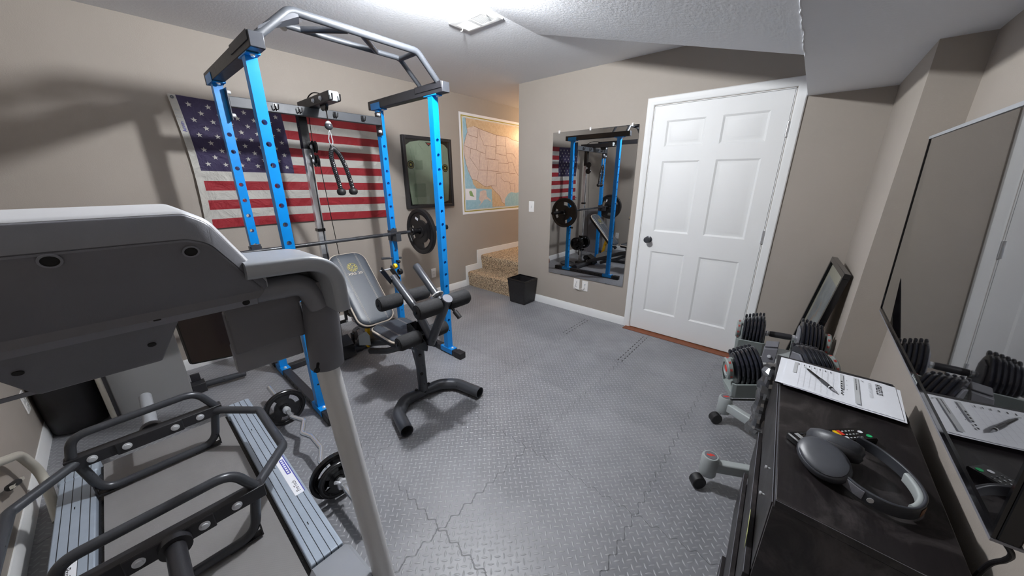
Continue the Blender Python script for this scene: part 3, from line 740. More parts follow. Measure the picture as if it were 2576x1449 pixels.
for x in (XFr, XBk):
    for y in (YL, YR):
        o = mesh('upright', upright(x, y, ZB, ZT, W, HOLES), M['blue'], rack)
        q = MB().cyl((x+.0252,y,.215),(x+.0258,y,.215),.006,10); mesh('bolt_hole', q, M['gasket'], o)
        # foot and head brackets welded to the posts
        f = MB(); f.box(x-.075, y-.028, ZB-.002, x+.075, y+.028, ZB+.005); f.box(x-.075, y-.031, .012, x+.075, y-.0275, ZB+.005); f.box(x-.075, y+.0275, .012, x+.075, y+.031, ZB+.005)
        mesh('foot_bracket', f, M['blue'], rack, bevel=.002)
        f = MB(); f.box(x-.070, y-.0285, ZT-.005, x+.070, y+.0285, ZT+.002); f.box(x-.070, y-.0335, ZT-.005, x+.070, y-.0305, ZT+.045) if x == XBk else None
        if x == XBk: f.box(x-.070, y+.0305, ZT-.005, x+.070, y+.0335, ZT+.045)
        mesh('head_bracket', f, M['blue'], rack, bevel=.0015)
        for dx in (-.052, .052):
            mesh('bolt', bolt((x+dx, y, ZT-.005), (0,0,-1)), M['zinc'], rack); mesh('bolt', bolt((x+dx, y, ZB+.005), (0,0,1)), M['zinc'], rack)
for y in (YL, YR):
    mesh('top_beam', MB().box(-2.985, y-.030, ZT+.002, -1.995, y+.030, ZT+.066), M['black_steel'], rack, bevel=.003)
    mesh('beam_end_cap', MB().box(-1.995, y-.029, ZT+.003, -1.989, y+.029, ZT+.065), M['gun'], rack, bevel=.002)
    mesh('beam_side_plate', MB().box(-2.30, y-.034, ZT+.028, -2.0, y-.030, ZT+.068), M['black_steel'], rack, bevel=.001)
    q = MB().box(-3.02, y-.0265, .006, -2.02, y+.0265, .050); o = mesh('base_beam', q, M['black_steel'], rack, bevel=.002)
    q = MB()
    for k in range(7): xx = -2.72+k*.075; q.cyl((xx, y-.0268, .028), (xx, y-.0272, .028), .009, 12); q.cyl((xx, y+.0268, .028), (xx, y+.0272, .028), .009, 12)
    mesh('beam_hole', q, M['gasket'], o)
    for xa, xb in ((-2.04,-1.955),(-3.085,-3.0)): mesh('rubber_end_cap', MB().box(xa, y-.031, .0, xb, y+.031, .056), M['rubber'], rack, bevel=.006)
mesh('rear_base_beam', MB().box(-2.895, YL+.031, .010, -2.845, YR-.031, .048), M['black_steel'], rack, bevel=.002)
# rear cross member with its end plates and hooks
cz = 1.895
mesh('rear_cross_member', MB().box(-2.845, YL+.03, cz-.03, -2.800, YR-.03, cz+.03), M['grey_steel'], rack, bevel=.003)
for y, s_ in ((YL, 1), (YR, -1)):
    q = MB().box(-2.893, y+s_*.0255, cz-.105, -2.798, y+s_*.0305, cz+.075); mesh('end_plate', q, M['gun'], rack, bevel=.001)
    for z in (cz-.075, cz+.052): mesh('bolt', bolt((-2.82, y+s_*.0305, z), (0,s_,0), .011, .02), M['zinc'], rack)
for y in (.86, 1.0, 1.24, 1.45):
    q = MB().box(-2.800, y-.010, cz-.020, -2.797, y+.010, cz+.022)
    for s_ in (-.009, .009): q.tube(fillet([(-2.798,y+s_*.5,cz-.012),(-2.775,y+s_,cz-.014),(-2.770,y+s_*1.3,cz+.016)], .008, 4), .0035, 8)
    mesh('hook', q, M['iron'], rack)
# pull-up bar: two bent tubes with rungs
zb0, zb1 = ZT+.066, 2.205
def pbar(x, y0=YL, y1=YR): return fillet([(x,y0,zb0-.01),(x,.765,zb1),(x,1.475,zb1),(x,y1-.004,zb0-.01)], .07, 8)
pu = mesh('pull_up_bar', MB().tube(pbar(-2.052, YL+.01), .0195, 18), M['grey_steel'], rack)
mesh('rear_grip_bar', MB().tube(pbar(-2.252, YL+.01), .0150, 16), M['grey_steel'], rack)
for a, c in (((-2.055,.70,2.150),(-2.248,.80,2.19)),((-2.075,1.05,2.205),(-2.25,.885,2.205)),((-2.06,1.12,2.205),(-2.25,1.31,2.205)),((-2.06,1.475,2.2),(-2.25,1.475,2.2))):
    mesh('grip_rung', MB().tube([a, c], .0155, 14), M['gun'], rack)
mesh('bar_gusset', MB().hexa([(-2.066,.625,2.085),(-2.036,.615,2.085),(-2.036,.80,2.185),(-2.10,.82,2.175),(-2.066,.628,2.10),(-2.036,.62,2.10),(-2.036,.79,2.21),(-2.10,.82,2.20)]), M['gun'], rack)
# J-cups on the rear posts, safety pins
for y in (YL, YR):
    q = MB().box(-2.843, y-.029, .905, -2.836, y+.029, 1.015); q.box(-2.843, y-.0335, .905, -2.895, y-.0265, 1.0); q.box(-2.843, y+.0265, .905, -2.895, y+.0335, 1.0)
    q.box(-2.838, y-.024, .905, -2.765, y+.024, .948); q.box(-2.775, y-.024, .945, -2.765, y+.024, .975)
    o = mesh('bar_catch', q, M['gun'], rack, bevel=.002)
    mesh('catch_logo', MB().ring((-2.8358,y,.985), (1,0,0), .0095, .012, 0, .0008, 18), M['grey_steel'], o)
q = MB().tube([(-2.93,1.66,.723),(-2.79,1.66,.723)], .011, 12); 
mesh('safety_pin', MB().tube([(-2.90,1.52,.745),(-2.86,1.70,.730)], .010, 12), M['gun'], rack)
mesh('pin_stop', MB().sphere((-2.808,1.64,.709), .016, 12, 8), M['iron'], rack)
q = MB().cyl((-2.844,1.64,.709),(-2.815,1.64,.709),.012,12); mesh('pin_collar', q, M['iron'], rack)

# ------------------------------------------------------------------ cable tower fixed to the rack
tw = rack   # the cable tower is bolted to the rack
TY = 1.062
mesh('post_sleeve', MB().box(-2.978, TY-.030, 1.66, -2.925, TY+.026, 1.90), M['iron'], tw, bevel=.002)
mesh('guide_post', MB().box(-2.975, TY-.027, .04, -2.930, TY+.023, 1.68), M['chrome'], tw, bevel=.002)
mesh('guide_collar', MB().box(-2.979, TY-.031, 1.045, -2.926, TY+.027, 1.068), M['iron'], tw)
mesh('top_arm', MB().box(-3.02, TY+.012, 1.925, -2.475, TY+.078, 1.985), M['black_steel'], tw, bevel=.003)
mesh('arm_end_cap', MB().prism(rprof(.064,.058,.012), (-2.475, TY+.045, 1.955), (0,1,0), (0,0,1), .010, .004), M['stand'], tw)
for yy in (TY+.020, TY+.070): mesh('arm_hook', MB().tube(fillet([(-2.50,yy,1.928),(-2.445,yy,1.928),(-2.440,yy,1.965)], .008, 3), .005, 8), M['iron'], tw)
for x in (-2.72, -2.60): mesh('bolt', bolt((x, TY+.012, 1.955), (0,-1,0), .011, .012), M['zinc'], tw)
for x in (-2.90, -2.64): mesh('arm_pulley', MB().lathe([(.0,-.010),(.045,-.010),(.038,0),(.045,.010),(0,.010)], (x, TY+.045, 1.935 if x < -2.7 else 1.93), (0,1,0), 24), M['iron'], tw)
mesh('cable_loop', MB().tube(smooth([(-2.93,TY+.045,1.985),(-2.86,TY+.045,2.012),(-2.78,TY+.045,2.018),(-2.69,TY+.045,2.0),(-2.66,TY+.045,1.98)],6), .004, 8), M['iron'], tw)
for z in (1.672, 1.575):
    mesh('block_pulley', MB().lathe([(.0,-.010),(.044,-.010),(.037,0),(.044,.010),(0,.010)], (-2.885, TY+.030, z), (0,1,0), 24), M['iron'], tw)
q = MB().prism(rrect(-.019,-.068,.019,.068,.019), (-2.885, TY+.014, 1.6235), (1,0,0), (0,0,1), .004); mesh('pulley_block', q, M['black_steel'], tw)
for z in (1.672, 1.575): mesh('bolt', bolt((-2.885, TY+.010, z), (0,-1,0), .011, .008), M['zinc'], tw)
mesh('cable', MB().tube([(-2.925,TY+.045,1.93),(-2.915,TY+.035,1.70)], .0028, 6).tube([(-2.862,TY+.040,1.60),(-2.80,TY+.07,.46)], .0028, 6).tube([(-2.925,TY+.01,1.60),(-2.925,TY+.01,.55)], .0028, 6).tube([(-2.617,TY+.045,1.92),(-2.617,TY+.045,1.815)], .0035, 6), M['iron'], tw)
# sliding carriage for weights
q = MB().box(-2.985,TY-.028,.33,-2.915,TY+.028,.50); q.box(-2.985,TY-.026,.15,-2.97,TY+.026,.33)
q.box(-2.925,TY-.060,.445,-2.905,TY+.095,.470); q.box(-2.925,TY-.05,.235,-2.905,TY+.08,.260); q.box(-2.925,TY+.060,.235,-2.905,TY+.080,.470)
q.cyl((-2.95,TY-.21,.375),(-2.95,TY+.25,.375),.012,14)
mesh('weight_carriage', q, M['iron'], tw, bevel=.001)
for (yy, z) in ((TY-.055,.4575),(TY+.075,.4575),(TY+.045,.4575),(TY+.07,.2475)): mesh('bolt', bolt((-2.905,yy,z), (1,0,0), .008, .008), M['zinc'], tw)
mesh('low_pulley', MB().lathe([(.0,-.010),(.040,-.010),(.034,0),(.040,.010),(0,.010)], (-2.80, TY+.075, .135), (1,1,0), 24), M['iron'], tw)
q = MB().box(-2.99,TY-.04,.0,-2.74,TY+.10,.045); q.box(-2.83,TY+.05,.045,-2.80,TY+.07,.16); mesh('tower_base', q, M['black_steel'], tw, bevel=.003)
fp = [V(-2.78,TY-.13,.07),V(-2.68,TY-.15,.012),V(-2.68,TY+.02,.012),V(-2.78,TY+.02,.07)]
mesh('foot_plate', MB().hexa(fp+[p+V(-.03,0,.10) for p in fp]), M['dnavy'], tw, bevel=.003)
q = MB()
for k in range(6):
    c = V(-2.80+.008*k, TY+.078+.007*k, .30-.018*k) if k < 4 else V(-2.77+.02*(k-4), TY+.10, .09-.018*(k-4))
    q.tube([c+V(.007*math.cos(a)*(k % 2), .007*math.cos(a)*((k+1) % 2), .013*math.sin(a)) for a in [2*pi*i/10 for i in range(10)]], .0028, 6, closed=True)
mesh('chain', q, M['chrome'], tw)

# rope pull-down hanging from the arm
rp = thing('triceps_rope', 'black and white twisted rope handle with ball ends hanging from the tower', 'rope handle', (-2.617,TY+.045,1.36))
RX, RY = -2.617, TY+.045
mesh('stop_ball', MB().sphere((RX,RY,1.790), .026, 18, 12, (1,1,.95)), M['gun'], rp)
mesh('ball_cap', MB().lathe([(.0,.0),(.020,0),(.015,.012),(.006,.018),(0,.018)], (RX,RY,1.806), (0,0,1), 14), M['zinc'], rp)
car = [(RX, RY+.013*math.sin(a)*(1.0 if math.cos(a) < 0 else .7), 1.715-.045*math.cos(a)*-1 if 0 else 1.712+.046*math.cos(a)) for a in [2*pi*i/20 for i in range(20)]]
mesh('carabiner', MB().tube(car, .0042, 8, closed=True), M['chrome'], rp)
mesh('swivel', MB().cyl((RX,RY,1.755),(RX,RY,1.768),.006,10), M['chrome'], rp)
mesh('rope_clamp', MB().lathe([(.0,0),(.011,0),(.013,.01),(.012,.035),(.007,.05),(0,.05)], (RX,RY,1.628), (0,0,1), 14), M['iron'], rp)
rpath = [(RX,RY+.020,1.360),(RX,RY+.008,1.44),(RX,RY-.006,1.52),(RX,RY-.014,1.59),(RX,RY-.008,1.632),(RX,RY+.004,1.648),(RX,RY+.022,1.640),(RX,RY+.050,1.60),(RX,RY+.076,1.53),(RX,RY+.096,1.44),(RX,RY+.108,1.362)]
pth = smooth(rpath, 10)
def twist(path, r, strands, turns, phase, rad):
    P = [Vector(p) for p in path]; n = len(P); out = []
    L = 0; Ls = [0]
    for i in range(1, n): L += (P[i]-P[i-1]).length; Ls.append(L)
    for i in range(n):
        t = (P[min(i+1,n-1)]-P[max(i-1,0)]).normalized(); e = V(1,0,0); s2 = t.cross(e).normalized()
        a = phase+turns*2*pi*Ls[i]/L; out.append(P[i]+(e*math.cos(a)+s2*math.sin(a))*rad)
    return out
fine = smooth([tuple(p) for p in pth], 3)
q = MB()
for k in range(3): q.tube(twist(fine, .009, 3, 17, k*2*pi/3, .0070), .0092, 8)
mesh('rope', q, M['iron'], rp)
q = MB()
for k in range(3): q.tube(twist(fine, .009, 3, 17, k*2*pi/3+pi/3, .0120), .0025, 6)
mesh('rope_tracer', q, M['plas_mid'], rp)
mesh('rope_wrap', MB().tube(pth[42:66], .0165, 12), M['rubber'], rp)
for p in (pth[0], pth[-1]):
    mesh('ball_end', MB().lathe([(.0,.022),(.012,.020),(.027,.012),(.031,0),(.030,-.014),(.022,-.026),(.010,-.030),(0,-.030)], p, (0,0,1), 20), M['rubber'], rp)

# ------------------------------------------------------------------ weight plates
def plate(name, R, th, label, mats=('iron','iron','zinc'), slots=3, bore=.026, grp=None, cat='weight plate', txt=None):
    """plate in its own frame: axis along +X, centred on the origin"""
    t = thing(name, label, cat, (0,0,0), grp)
    h = th/2; b = MB()
    b.lathe([(R*.84,-h*.8),(R*.88,-h),(R*.975,-h),(R,-h*.7),(R,h*.7),(R*.975,h),(R*.88,h),(R*.84,h*.8)], (0,0,0), (1,0,0), 48, caps=False)
    b.lathe([(R*.84,h*.8),(R*.82,h*.35),(R*.82,-h*.35),(R*.84,-h*.8)], (0,0,0), (1,0,0), 48, caps=False)
    ra, rb = R*.50, R*.74
    b.ring((0,0,0), (1,0,0), R*.73, R*.83, -h*.45, h*.45, 48); b.ring((0,0,0), (1,0,0), R*.22, ra+.001, -h*.55, h*.55, 36)
    gap = .50
    for k in range(slots):
        c = 2*pi*k/slots+.5; b.ring((0,0,0), (1,0,0), ra, rb, -h*.45, h*.45, 18, c+gap, c+2*pi/slots-gap)
    b.ring((0,0,0), (1,0,0), bore, R*.25, -h*.9, h*.9, 30)
    mesh('plate_casting', b, M[mats[0]], t, angle=40)
    if txt:
        q = MB()
        for k in range(slots):
            c = 2*pi*k/slots+.5+pi/slots; e = V(0, math.cos(c), math.sin(c)); q.text(txt, V(h*.56,0,0)+e*(R*.60), e.cross(V(1,0,0)).normalized(), e, R*.12, .0004, 'CENTER')
        mesh('cast_lettering', q, M['grey_steel'], t)
    return t
def orient(o, loc, ax, roll=0):
    a = Vector(ax).normalized(); q = Vector((1,0,0)).rotation_difference(a)
    o.location = loc; o.rotation_euler = (q.to_matrix() @ Matrix.Rotation(roll, 3, 'X')).to_euler()
BZ, BX = .974, -2.800
bigR = plate('weight_plate', .219, .040, 'large black three-grip plate on the right end of the racked barbell', grp='large plates on the racked barbell', mats=('rubber','rubber','zinc'))
q = MB().box(.0112,.085,.06,.0118,.108,.105); mesh('price_sticker', q, M['paper'], bigR)
bigL = dup(bigR, label='large black three-grip plate on the left end of the racked barbell, behind the treadmill console')
orient(bigR, (BX, 1.905, BZ-.012), (0,-1,0), 1.2); orient(bigL, (BX, .335, BZ-.012), (0,1,0), .3)
bar = thing('barbell', 'long black barbell resting across the catches of the blue rack', 'barbell', (BX,1.12,BZ))
q = MB().cyl((BX,.46,BZ),(BX,1.78,BZ),.0142,18)
mesh('shaft', q, M['gun'], bar)
for a, c in ((.50,.66),(.74,.98),(1.26,1.50),(1.58,1.74)): mesh('knurling', MB().cyl((BX,a,BZ),(BX,c,BZ),.0148,18), M['black_steel'], bar)
for y0, y1 in ((.445,.02),(1.795,2.22)):
    s_ = 1 if y1 > y0 else -1
    mesh('collar', MB().lathe([(.0,-.018*s_),(.036,-.018*s_),(.038,-.014*s_),(.038,.0),(.036,.004*s_),(0,.004*s_)], (BX,y0+.014*s_,BZ), (0,1,0), 24), M['iron'], bar)
    mesh('sleeve', MB().cyl((BX,y0,BZ),(BX,y1,BZ),.0248,20), M['iron'], bar)
    mesh('spring_clip', MB().ring((BX,y0+.16*s_,BZ), (0,1,0), .0249, .033, -.01, .01, 20), M['gun'], bar)

# plates on the tower carriage, stacked on the rack's rear foot, lying by the wall
small = None
for k, (yy, lab) in enumerate(((TY-.075,'inner'),(TY-.115,'outer'),(TY+.125,'inner'),(TY+.165,'outer'))):
    side = 'left' if yy < TY else 'right'
    l = 'dark weight plate on the %s peg of the cable tower, %s one of two' % (side, lab)
    if small is None: small = plate('weight_plate', .112, .030, l, grp='plates on the cable tower pegs', bore=.0145); o = small
    else: o = dup(small, label=l)
    orient(o, (-2.95, yy, .375-.001), (0,1,0), k*.7)
lay = plate('weight_plate', .125, .024, 'grey-faced iron plate lying on the floor behind the bench seat', mats=('gun','gun','zinc'), bore=.014, slots=2)
orient(lay, (-3.04,1.345,.034), (.10,.02,1), .4)
tag(mesh('wood_block', MB().box(-3.44,1.40,.0,-3.38,1.60,.075), M['wood'], bevel=.004), 'brown wood block on the floor against the wall behind the bench', 'wood block')

# ------------------------------------------------------------------ bench with leg developer
bn = thing('weight_bench', 'grey padded adjustable weight bench with foam leg rollers inside the rack', 'weight bench', (-2.2,1.12,0))
BY = 1.115
ft = fillet([atz(1024,1085,.042), atz(1001,1040,.042), atz(1018,1008,.042), (-1.775,BY,.042), atz(1108,966,.042), atz(1150,965,.042), atz(1207,988,.042)], [0,.10,.10,0,.12,.12,0], 8)
fb = MB().sweep(ft, circ(.038, 20), caps=False); fin = MB().sweep(ft, circ(.034, 20), caps=False)
fb.merge(fin)
for i in (0, -1):      # rims of the open ends
    pass
T0 = (ft[0]-ft[1]).normalized(); T1 = (ft[-1]-ft[-2]).normalized()
fb.ring(ft[0], T0, .034, .038, -.002, .0, 20); fb.ring(ft[-1], T1, .034, .038, -.002, .0, 20)
o = mesh('front_foot', fb, M['gun'], bn, recalc=False)
mesh('tube_inside', MB().cyl(ft[0]-T0*.05, ft[0]-T0*.045, .0335, 18).cyl(ft[-1]-T1*.05, ft[-1]-T1*.045, .0335, 18), M['gasket'], o)
mesh('front_post', MB().sweep([(-1.768,BY,.055),(-1.772,BY,.30),(-1.775,BY,.47)], rprof(.062,.050,.020), up=(1,0,0)), M['gun'], bn)
mesh('post_gusset', MB().prism([(-1.89,.42),(-1.80,.42),(-1.80,.17),(-1.815,.17),(-1.845,.27)], (0,BY+.004,0), (1,0,0), (0,0,1), .006), M['gun'], bn)
mesh('gusset_cutout', MB().ring((-1.835,BY+.006,.345), (0,1,0), .0, .020, -.010, .004, 16), M['stand'], bn)
for z in (.20,.34,.41): mesh('bolt', bolt((-1.745,BY-.015,z), (1,-.4,0), .008, .008), M['iron'], bn)
for dy in (-.05,.05): mesh('bolt', bolt((-1.775,BY+dy,.078), (0,0,1), .008, .008), M['iron'], bn)
mesh('main_beam', MB().sweep([(-2.745,1.14,.075),(-2.20,1.125,.285),(-1.80,BY,.385)], rprof(.050,.060,.022), up=(0,0,1)), M['gun'], bn)
mesh('lower_beam', MB().sweep([(-2.52,1.13,.085),(-2.22,1.125,.195),(-1.95,1.12,.330)], rprof(.040,.048,.018), up=(0,0,1)), M['gun'], bn)
rf = [(-2.755,.925,.040),(-2.765,1.12,.040),(-2.775,1.53,.040)]
rb_ = MB().tube(rf, .036, 20); rfo = mesh('rear_foot', rb_, M['gun'], bn)
mesh('foot_sticker', MB().box(-2.765,.935,.0755,-2.738,1.045,.0768), M['beige'], rfo)
def pad(name, C, A, B, w, l, th, rad, parent):
    """upholstered pad: A across, B along, thickness along A x B"""
    A = Vector(A).normalized(); B = Vector(B).normalized(); N = A.cross(B)
    P = lambda d: rrect(-w/2+d, -l/2+d, w/2-d, l/2-d, rad-d*.9, 8)
    C = Vector(C); O = C-N*th
    def rg(d, h): return [O+A*a+B*b_+N*h for a, b_ in P(d)]
    mesh('pad_backing', MB().rings([rg(.010,0), rg(.002,.004), rg(.002,th*.50), rg(.006,th*.55)]), M['rubber'], parent)
    mesh('piping', MB().rings([rg(.006,th*.50), rg(.0,th*.56), rg(.0,th*.70), rg(.007,th*.80), rg(.010,th*.7)]), M['beige'], parent)
    p = mesh(name, MB().rings([rg(.008,th*.6), rg(.007,th*.78), rg(.016,th*.93), rg(.034,th*.99), rg(.06,th)]), M['leather'], parent, angle=60)
    q = MB()
    for s_ in (-1, 1):
        for e in (-.0035, .0035): 
            x0 = s_*w*.24+e; q.beam(C+A*x0-B*(l/2-.02)+N*.0004-N*.003, C+A*x0-B*(l/2-.06)+N*.0006, .0008, .0008, N); q.beam(C+A*x0-B*(l/2-.06)+N*.0006, C+A*x0+B*(l/2-.06)+N*.0006, .0008, .0008, N); q.beam(C+A*x0+B*(l/2-.06)+N*.0006, C+A*x0+B*(l/2-.02)-N*.0026, .0008, .0008, N)
    mesh('stitching', q, M['beige'], p); return p, C, A, B, N
pb, pt = V(-2.255,BY,.425), V(-2.700,BY,.895)
Bv = (pt-pb).normalized(); Lp = (pt-pb).length
pd, C_, A_, B_, N_ = pad('backrest', (pb+pt)/2, (0,1,0), Bv, .290, Lp, .062, .085, bn)
lg = C_+B_*(Lp/2-.145)+N_*.0022
q = MB().ring(lg, N_, .036, .0385, 0, .0006, 32); q.ring(lg, N_, .0165, .0185, 0, .0006, 24)
for k in range(11):
    if k in (2,): continue
    a = 2*pi*k/11; e = A_*math.cos(a)+B_*math.sin(a); q.beam(lg+e*.0215+N_*.0004, lg+e*.0325+N_*.0004, .0085, .0006, N_)
q.beam(lg-A_*.006-B_*.008+N_*.0004, lg+A_*.004+B_*.009+N_*.0004, .006, .0006, N_)
mesh('round_emblem', q, M['gold'], pd)
mesh('pad_lettering', MB().text('XRS 20', lg-B_*.068+N_*.0002, A_, B_, .030, .0003, 'CENTER', sx=1.25), M['beige'], pd)
pad('seat', (-1.985,BY,.462), (0,1,0), (-1,0,.02), .285, .37, .055, .075, bn)
mesh('seat_bracket', MB().box(-2.10,BY-.03,.355,-1.84,BY+.03,.405), M['gun'], bn, bevel=.004)
mesh('backrest_arm', MB().beam((-2.27,BY,.36),(-2.60,BY,.70),.04,.04,(0,1,0)), M['gun'], bn)
mesh('adjusting_strut', MB().beam((-2.530,BY+.0,.135),(-2.430,BY+.0,.555),.045,.022,(0,1,0)), M['yellow'], bn, bevel=.003)
mesh('strut_pin', MB().cyl((-2.455,BY-.045,.40),(-2.455,BY+.045,.40),.009,12), M['yellow'], bn)
mesh('adjusting_rack', MB().prism([(-2.60,.13),(-2.40,.20),(-2.40,.28),(-2.45,.30),(-2.60,.215)], (0,BY+.035,0), (1,0,0), (0,0,1), .005).prism([(-2.60,.13),(-2.40,.20),(-2.40,.28),(-2.45,.30),(-2.60,.215)], (0,BY-.03,0), (1,0,0), (0,0,1), .005), M['stand'], bn)
# pivot bracket, V shaped lever, rollers
for s_ in (-1, 1): mesh('pivot_plate', MB().prism([(-1.83,.40),(-1.83,.535),(-1.80,.56),(-1.64,.485),(-1.615,.455),(-1.625,.42),(-1.72,.40)], (0,BY+s_*.036+.002,0), (1,0,0), (0,0,1), .004), M['iron'], bn, bevel=.001)
mesh('pivot_yoke', MB().box(-1.835,BY-.036,.42,-1.829,BY+.036,.545), M['iron'], bn)
vt = fillet([(-2.005,BY,.822),(-1.76,BY,.655),(-1.625,BY,.500)], .10, 6)
mesh('curl_lever', MB().tube(vt, .0265, 20), M['gun'], bn)
mesh('roller_arm', MB().tube([(-1.632,BY,.462),(-1.440,BY,.800)], .0270, 20), M['gun'], bn)
mesh('arm_cap', MB().cyl((-1.441,BY,.799),(-1.436,BY,.806),.029,20), M['plas_mid'], bn)
mesh('plate_post', MB().lathe([(.0,0),(.020,0),(.0225,.004),(.0225,.28),(.0,.28)], (-1.735,BY+.008,.945), (.78,0,-.62), 20), M['gun'], bn)
mesh('plate_stop', MB().lathe([(.0,.232),(.030,.232),(.042,.240),(.042,.247),(.030,.256),(.0,.258)], (-1.735,BY+.008,.945), (.78,0,-.62), 28), M['chrome'], bn)
mesh('selector_pin', MB().cyl((-1.475,BY+.035,.752),(-1.405,BY+.045,.693),.0085,12), M['iron'], bn)
mesh('selector_knob', MB().cyl((-1.432,BY+.042,.715),(-1.396,BY+.047,.684),.0145,14), M['rubber'], bn)
for s_ in (-1, 1):
    mesh('clevis_plate', MB().beam((-1.975,BY+s_*.030,.802),(-2.085,BY+s_*.034,.868),.006,.046,(0,0,1)), M['iron'], bn, bevel=.002)
mesh('clevis_pin', MB().cyl((-2.073,BY-.050,.862),(-2.073,BY+.052,.862),.006,12), M['chrome'], bn)
mesh('yellow_tag', MB().lathe([(.0,-.010),(.016,-.010),(.019,0),(.016,.010),(0,.010)], (-2.060,BY+.056,.878), (0,1,0), 14), M['yellow'], bn)
mesh('clevis_knob', MB().lathe([(.0,-.01),(.020,-.01),(.022,0),(.018,.014),(0,.014)], (-2.030,BY+.070,.842), (0,1,0), 16), M['iron'], bn)
for (x, z, nm) in ((-1.892,.702,'a'),(-1.478,.762,'b'),(-1.712,.492,'c')):
    mesh('roller_axle', MB().cyl((x,BY-.19,z),(x,BY+.19,z),.009,12), M['iron'], bn)
    for s_ in (-1, 1):
        y0, y1 = BY+s_*.030, BY+s_*.178
        L_ = y1-y0
        o = mesh('foam_roller', MB().lathe([(.0,0),(.040,0),(.0455,L_*.06),(.0465,L_*.2),(.0465,L_*.8),(.0455,L_*.93),(.040,L_),(0,L_)], (x,y0,z), (0,1,0), 26), M['foam'], bn)
        mesh('roller_end_cap', MB().lathe([(.0,L_*1.0),(.033,L_*1.0),(.034,L_+s_*.003),(.030,L_+s_*.005),(.0,L_+s_*.006)], (x,y0,z), (0,1,0), 22), M['rubber'], o)
# ------------------------------------------------------------------ treadmill
tm = thing('treadmill', 'grey treadmill seen from behind its console, belt running toward the flag wall', 'treadmill', (-1.6,-.08,0))
DZt = .170
mesh('deck', MB().box(-2.29,-.36,.07,-.95,.20,.148), M['iron'], tm, bevel=.004)
b = MB(); pr = [(-2.28,.160),(-2.30,.150),(-2.305,.135),(-2.30,.120),(-2.28,.112),(-.95,.112),(-.95,.160)]
mesh('running_belt', MB().prism([(x, z) for x, z in pr], (0,.145,0), (1,0,0), (0,0,1), .45), M['belt'], tm)
for (y0, y1) in ((.160,.268),(-.428,-.322)):
    o = mesh('side_rail', MB().box(-2.225,y0,.105,-1.045,y1,DZt+.010), M['rail'], tm, bevel=.004)
    q = MB()
    for x in (-2.0,-1.62,-1.22): q.box(x-.008,(y0+y1)/2-.004,DZt+.0101,x+.008,(y0+y1)/2-.001,DZt+.0106)
    mesh('rail_slot', q, M['gasket'], o)
    mesh('rear_end_cap', MB().prism(rrect(y0-.006,.06,y1+.006,DZt+.014,.012), (-2.345,0,0), (0,1,0), (0,0,1), .122, .008), M['rail'], tm)
    mesh('rail_skirt', MB().box(-2.3,y0+.01,.02,-1.0,y1-.012,.104), M['iron'], tm)
    mesh('front_rail_cover', MB().prism([(-1.035,.09),(-1.035,.178),(-1.015,.196),(-.93,.215),(-.70,.26),(-.48,.26),(-.42,.20),(-.42,.03),(-1.0,.03)], (0,y1+.014,0), (1,0,0), (0,0,1), (y1-y0)+.028, .012), M['plas_grey'], tm)
mesh('motor_hood', MB().prism([(-.955,.05),(-.955,.165),(-.90,.20),(-.72,.27),(-.50,.27),(-.43,.21),(-.43,.03)], (0,.165,0), (1,0,0), (0,0,1), .49, .01), M['plas_dark'], tm)
# rail stickers
def sticker(y0, x0, x1, full):
    O = V(0,0,DZt+.0104)
    p = mesh('rail_sticker', MB().prism(rrect(x0,y0,x1,y0+.034,.006), O, (1,0,0), (0,1,0), .0004), M['paper'], tm)
    mesh('sticker_stripe', MB().box(x0+.004, y0+.0345, O.z, x1-.002, y0+.0375, O.z+.0006), M['blueprint'], p)
    return p
s1 = sticker(.222, -1.690, -1.385, True)
zt_ = DZt+.0109
mesh('sticker_lettering', MB().text('ProTech', (-1.402,.2485,zt_), (-1,0,0), (0,-1,0), .022, .0001), M['gasket'], s1)
mesh('sticker_logo', MB().prism(rrect(-1.65,.236,-1.532,.252,.004), (0,0,zt_), (1,0,0), (0,1,0), .0002), M['blueprint'], s1)
q = MB()
for k in range(7): q.prism(rrect(-1.644+k*.0158,.2395,-1.6335+k*.0158,.2485,.001,2), (0,0,zt_+.0003), (1,0,0), (0,1,0), .0001)
mesh('sticker_logo_cutout', q, M['paper'], s1)
s2 = mesh('rail_sticker', MB().prism(rrect(-1.70,-.400,-1.40,-.362,.006), (0,0,DZt+.0104), (1,0,0), (0,1,0), .0004), M['paper'], tm)
mesh('sticker_stripe', MB().box(-1.697,-.4045,DZt+.0104,-1.402,-.401,DZt+.011), M['blueprint'], s2)
mesh('sticker_lettering', MB().text('ProTech', (-1.665,-.392,zt_), (1,0,0), (0,1,0), .026, .0001), M['gasket'], s2)
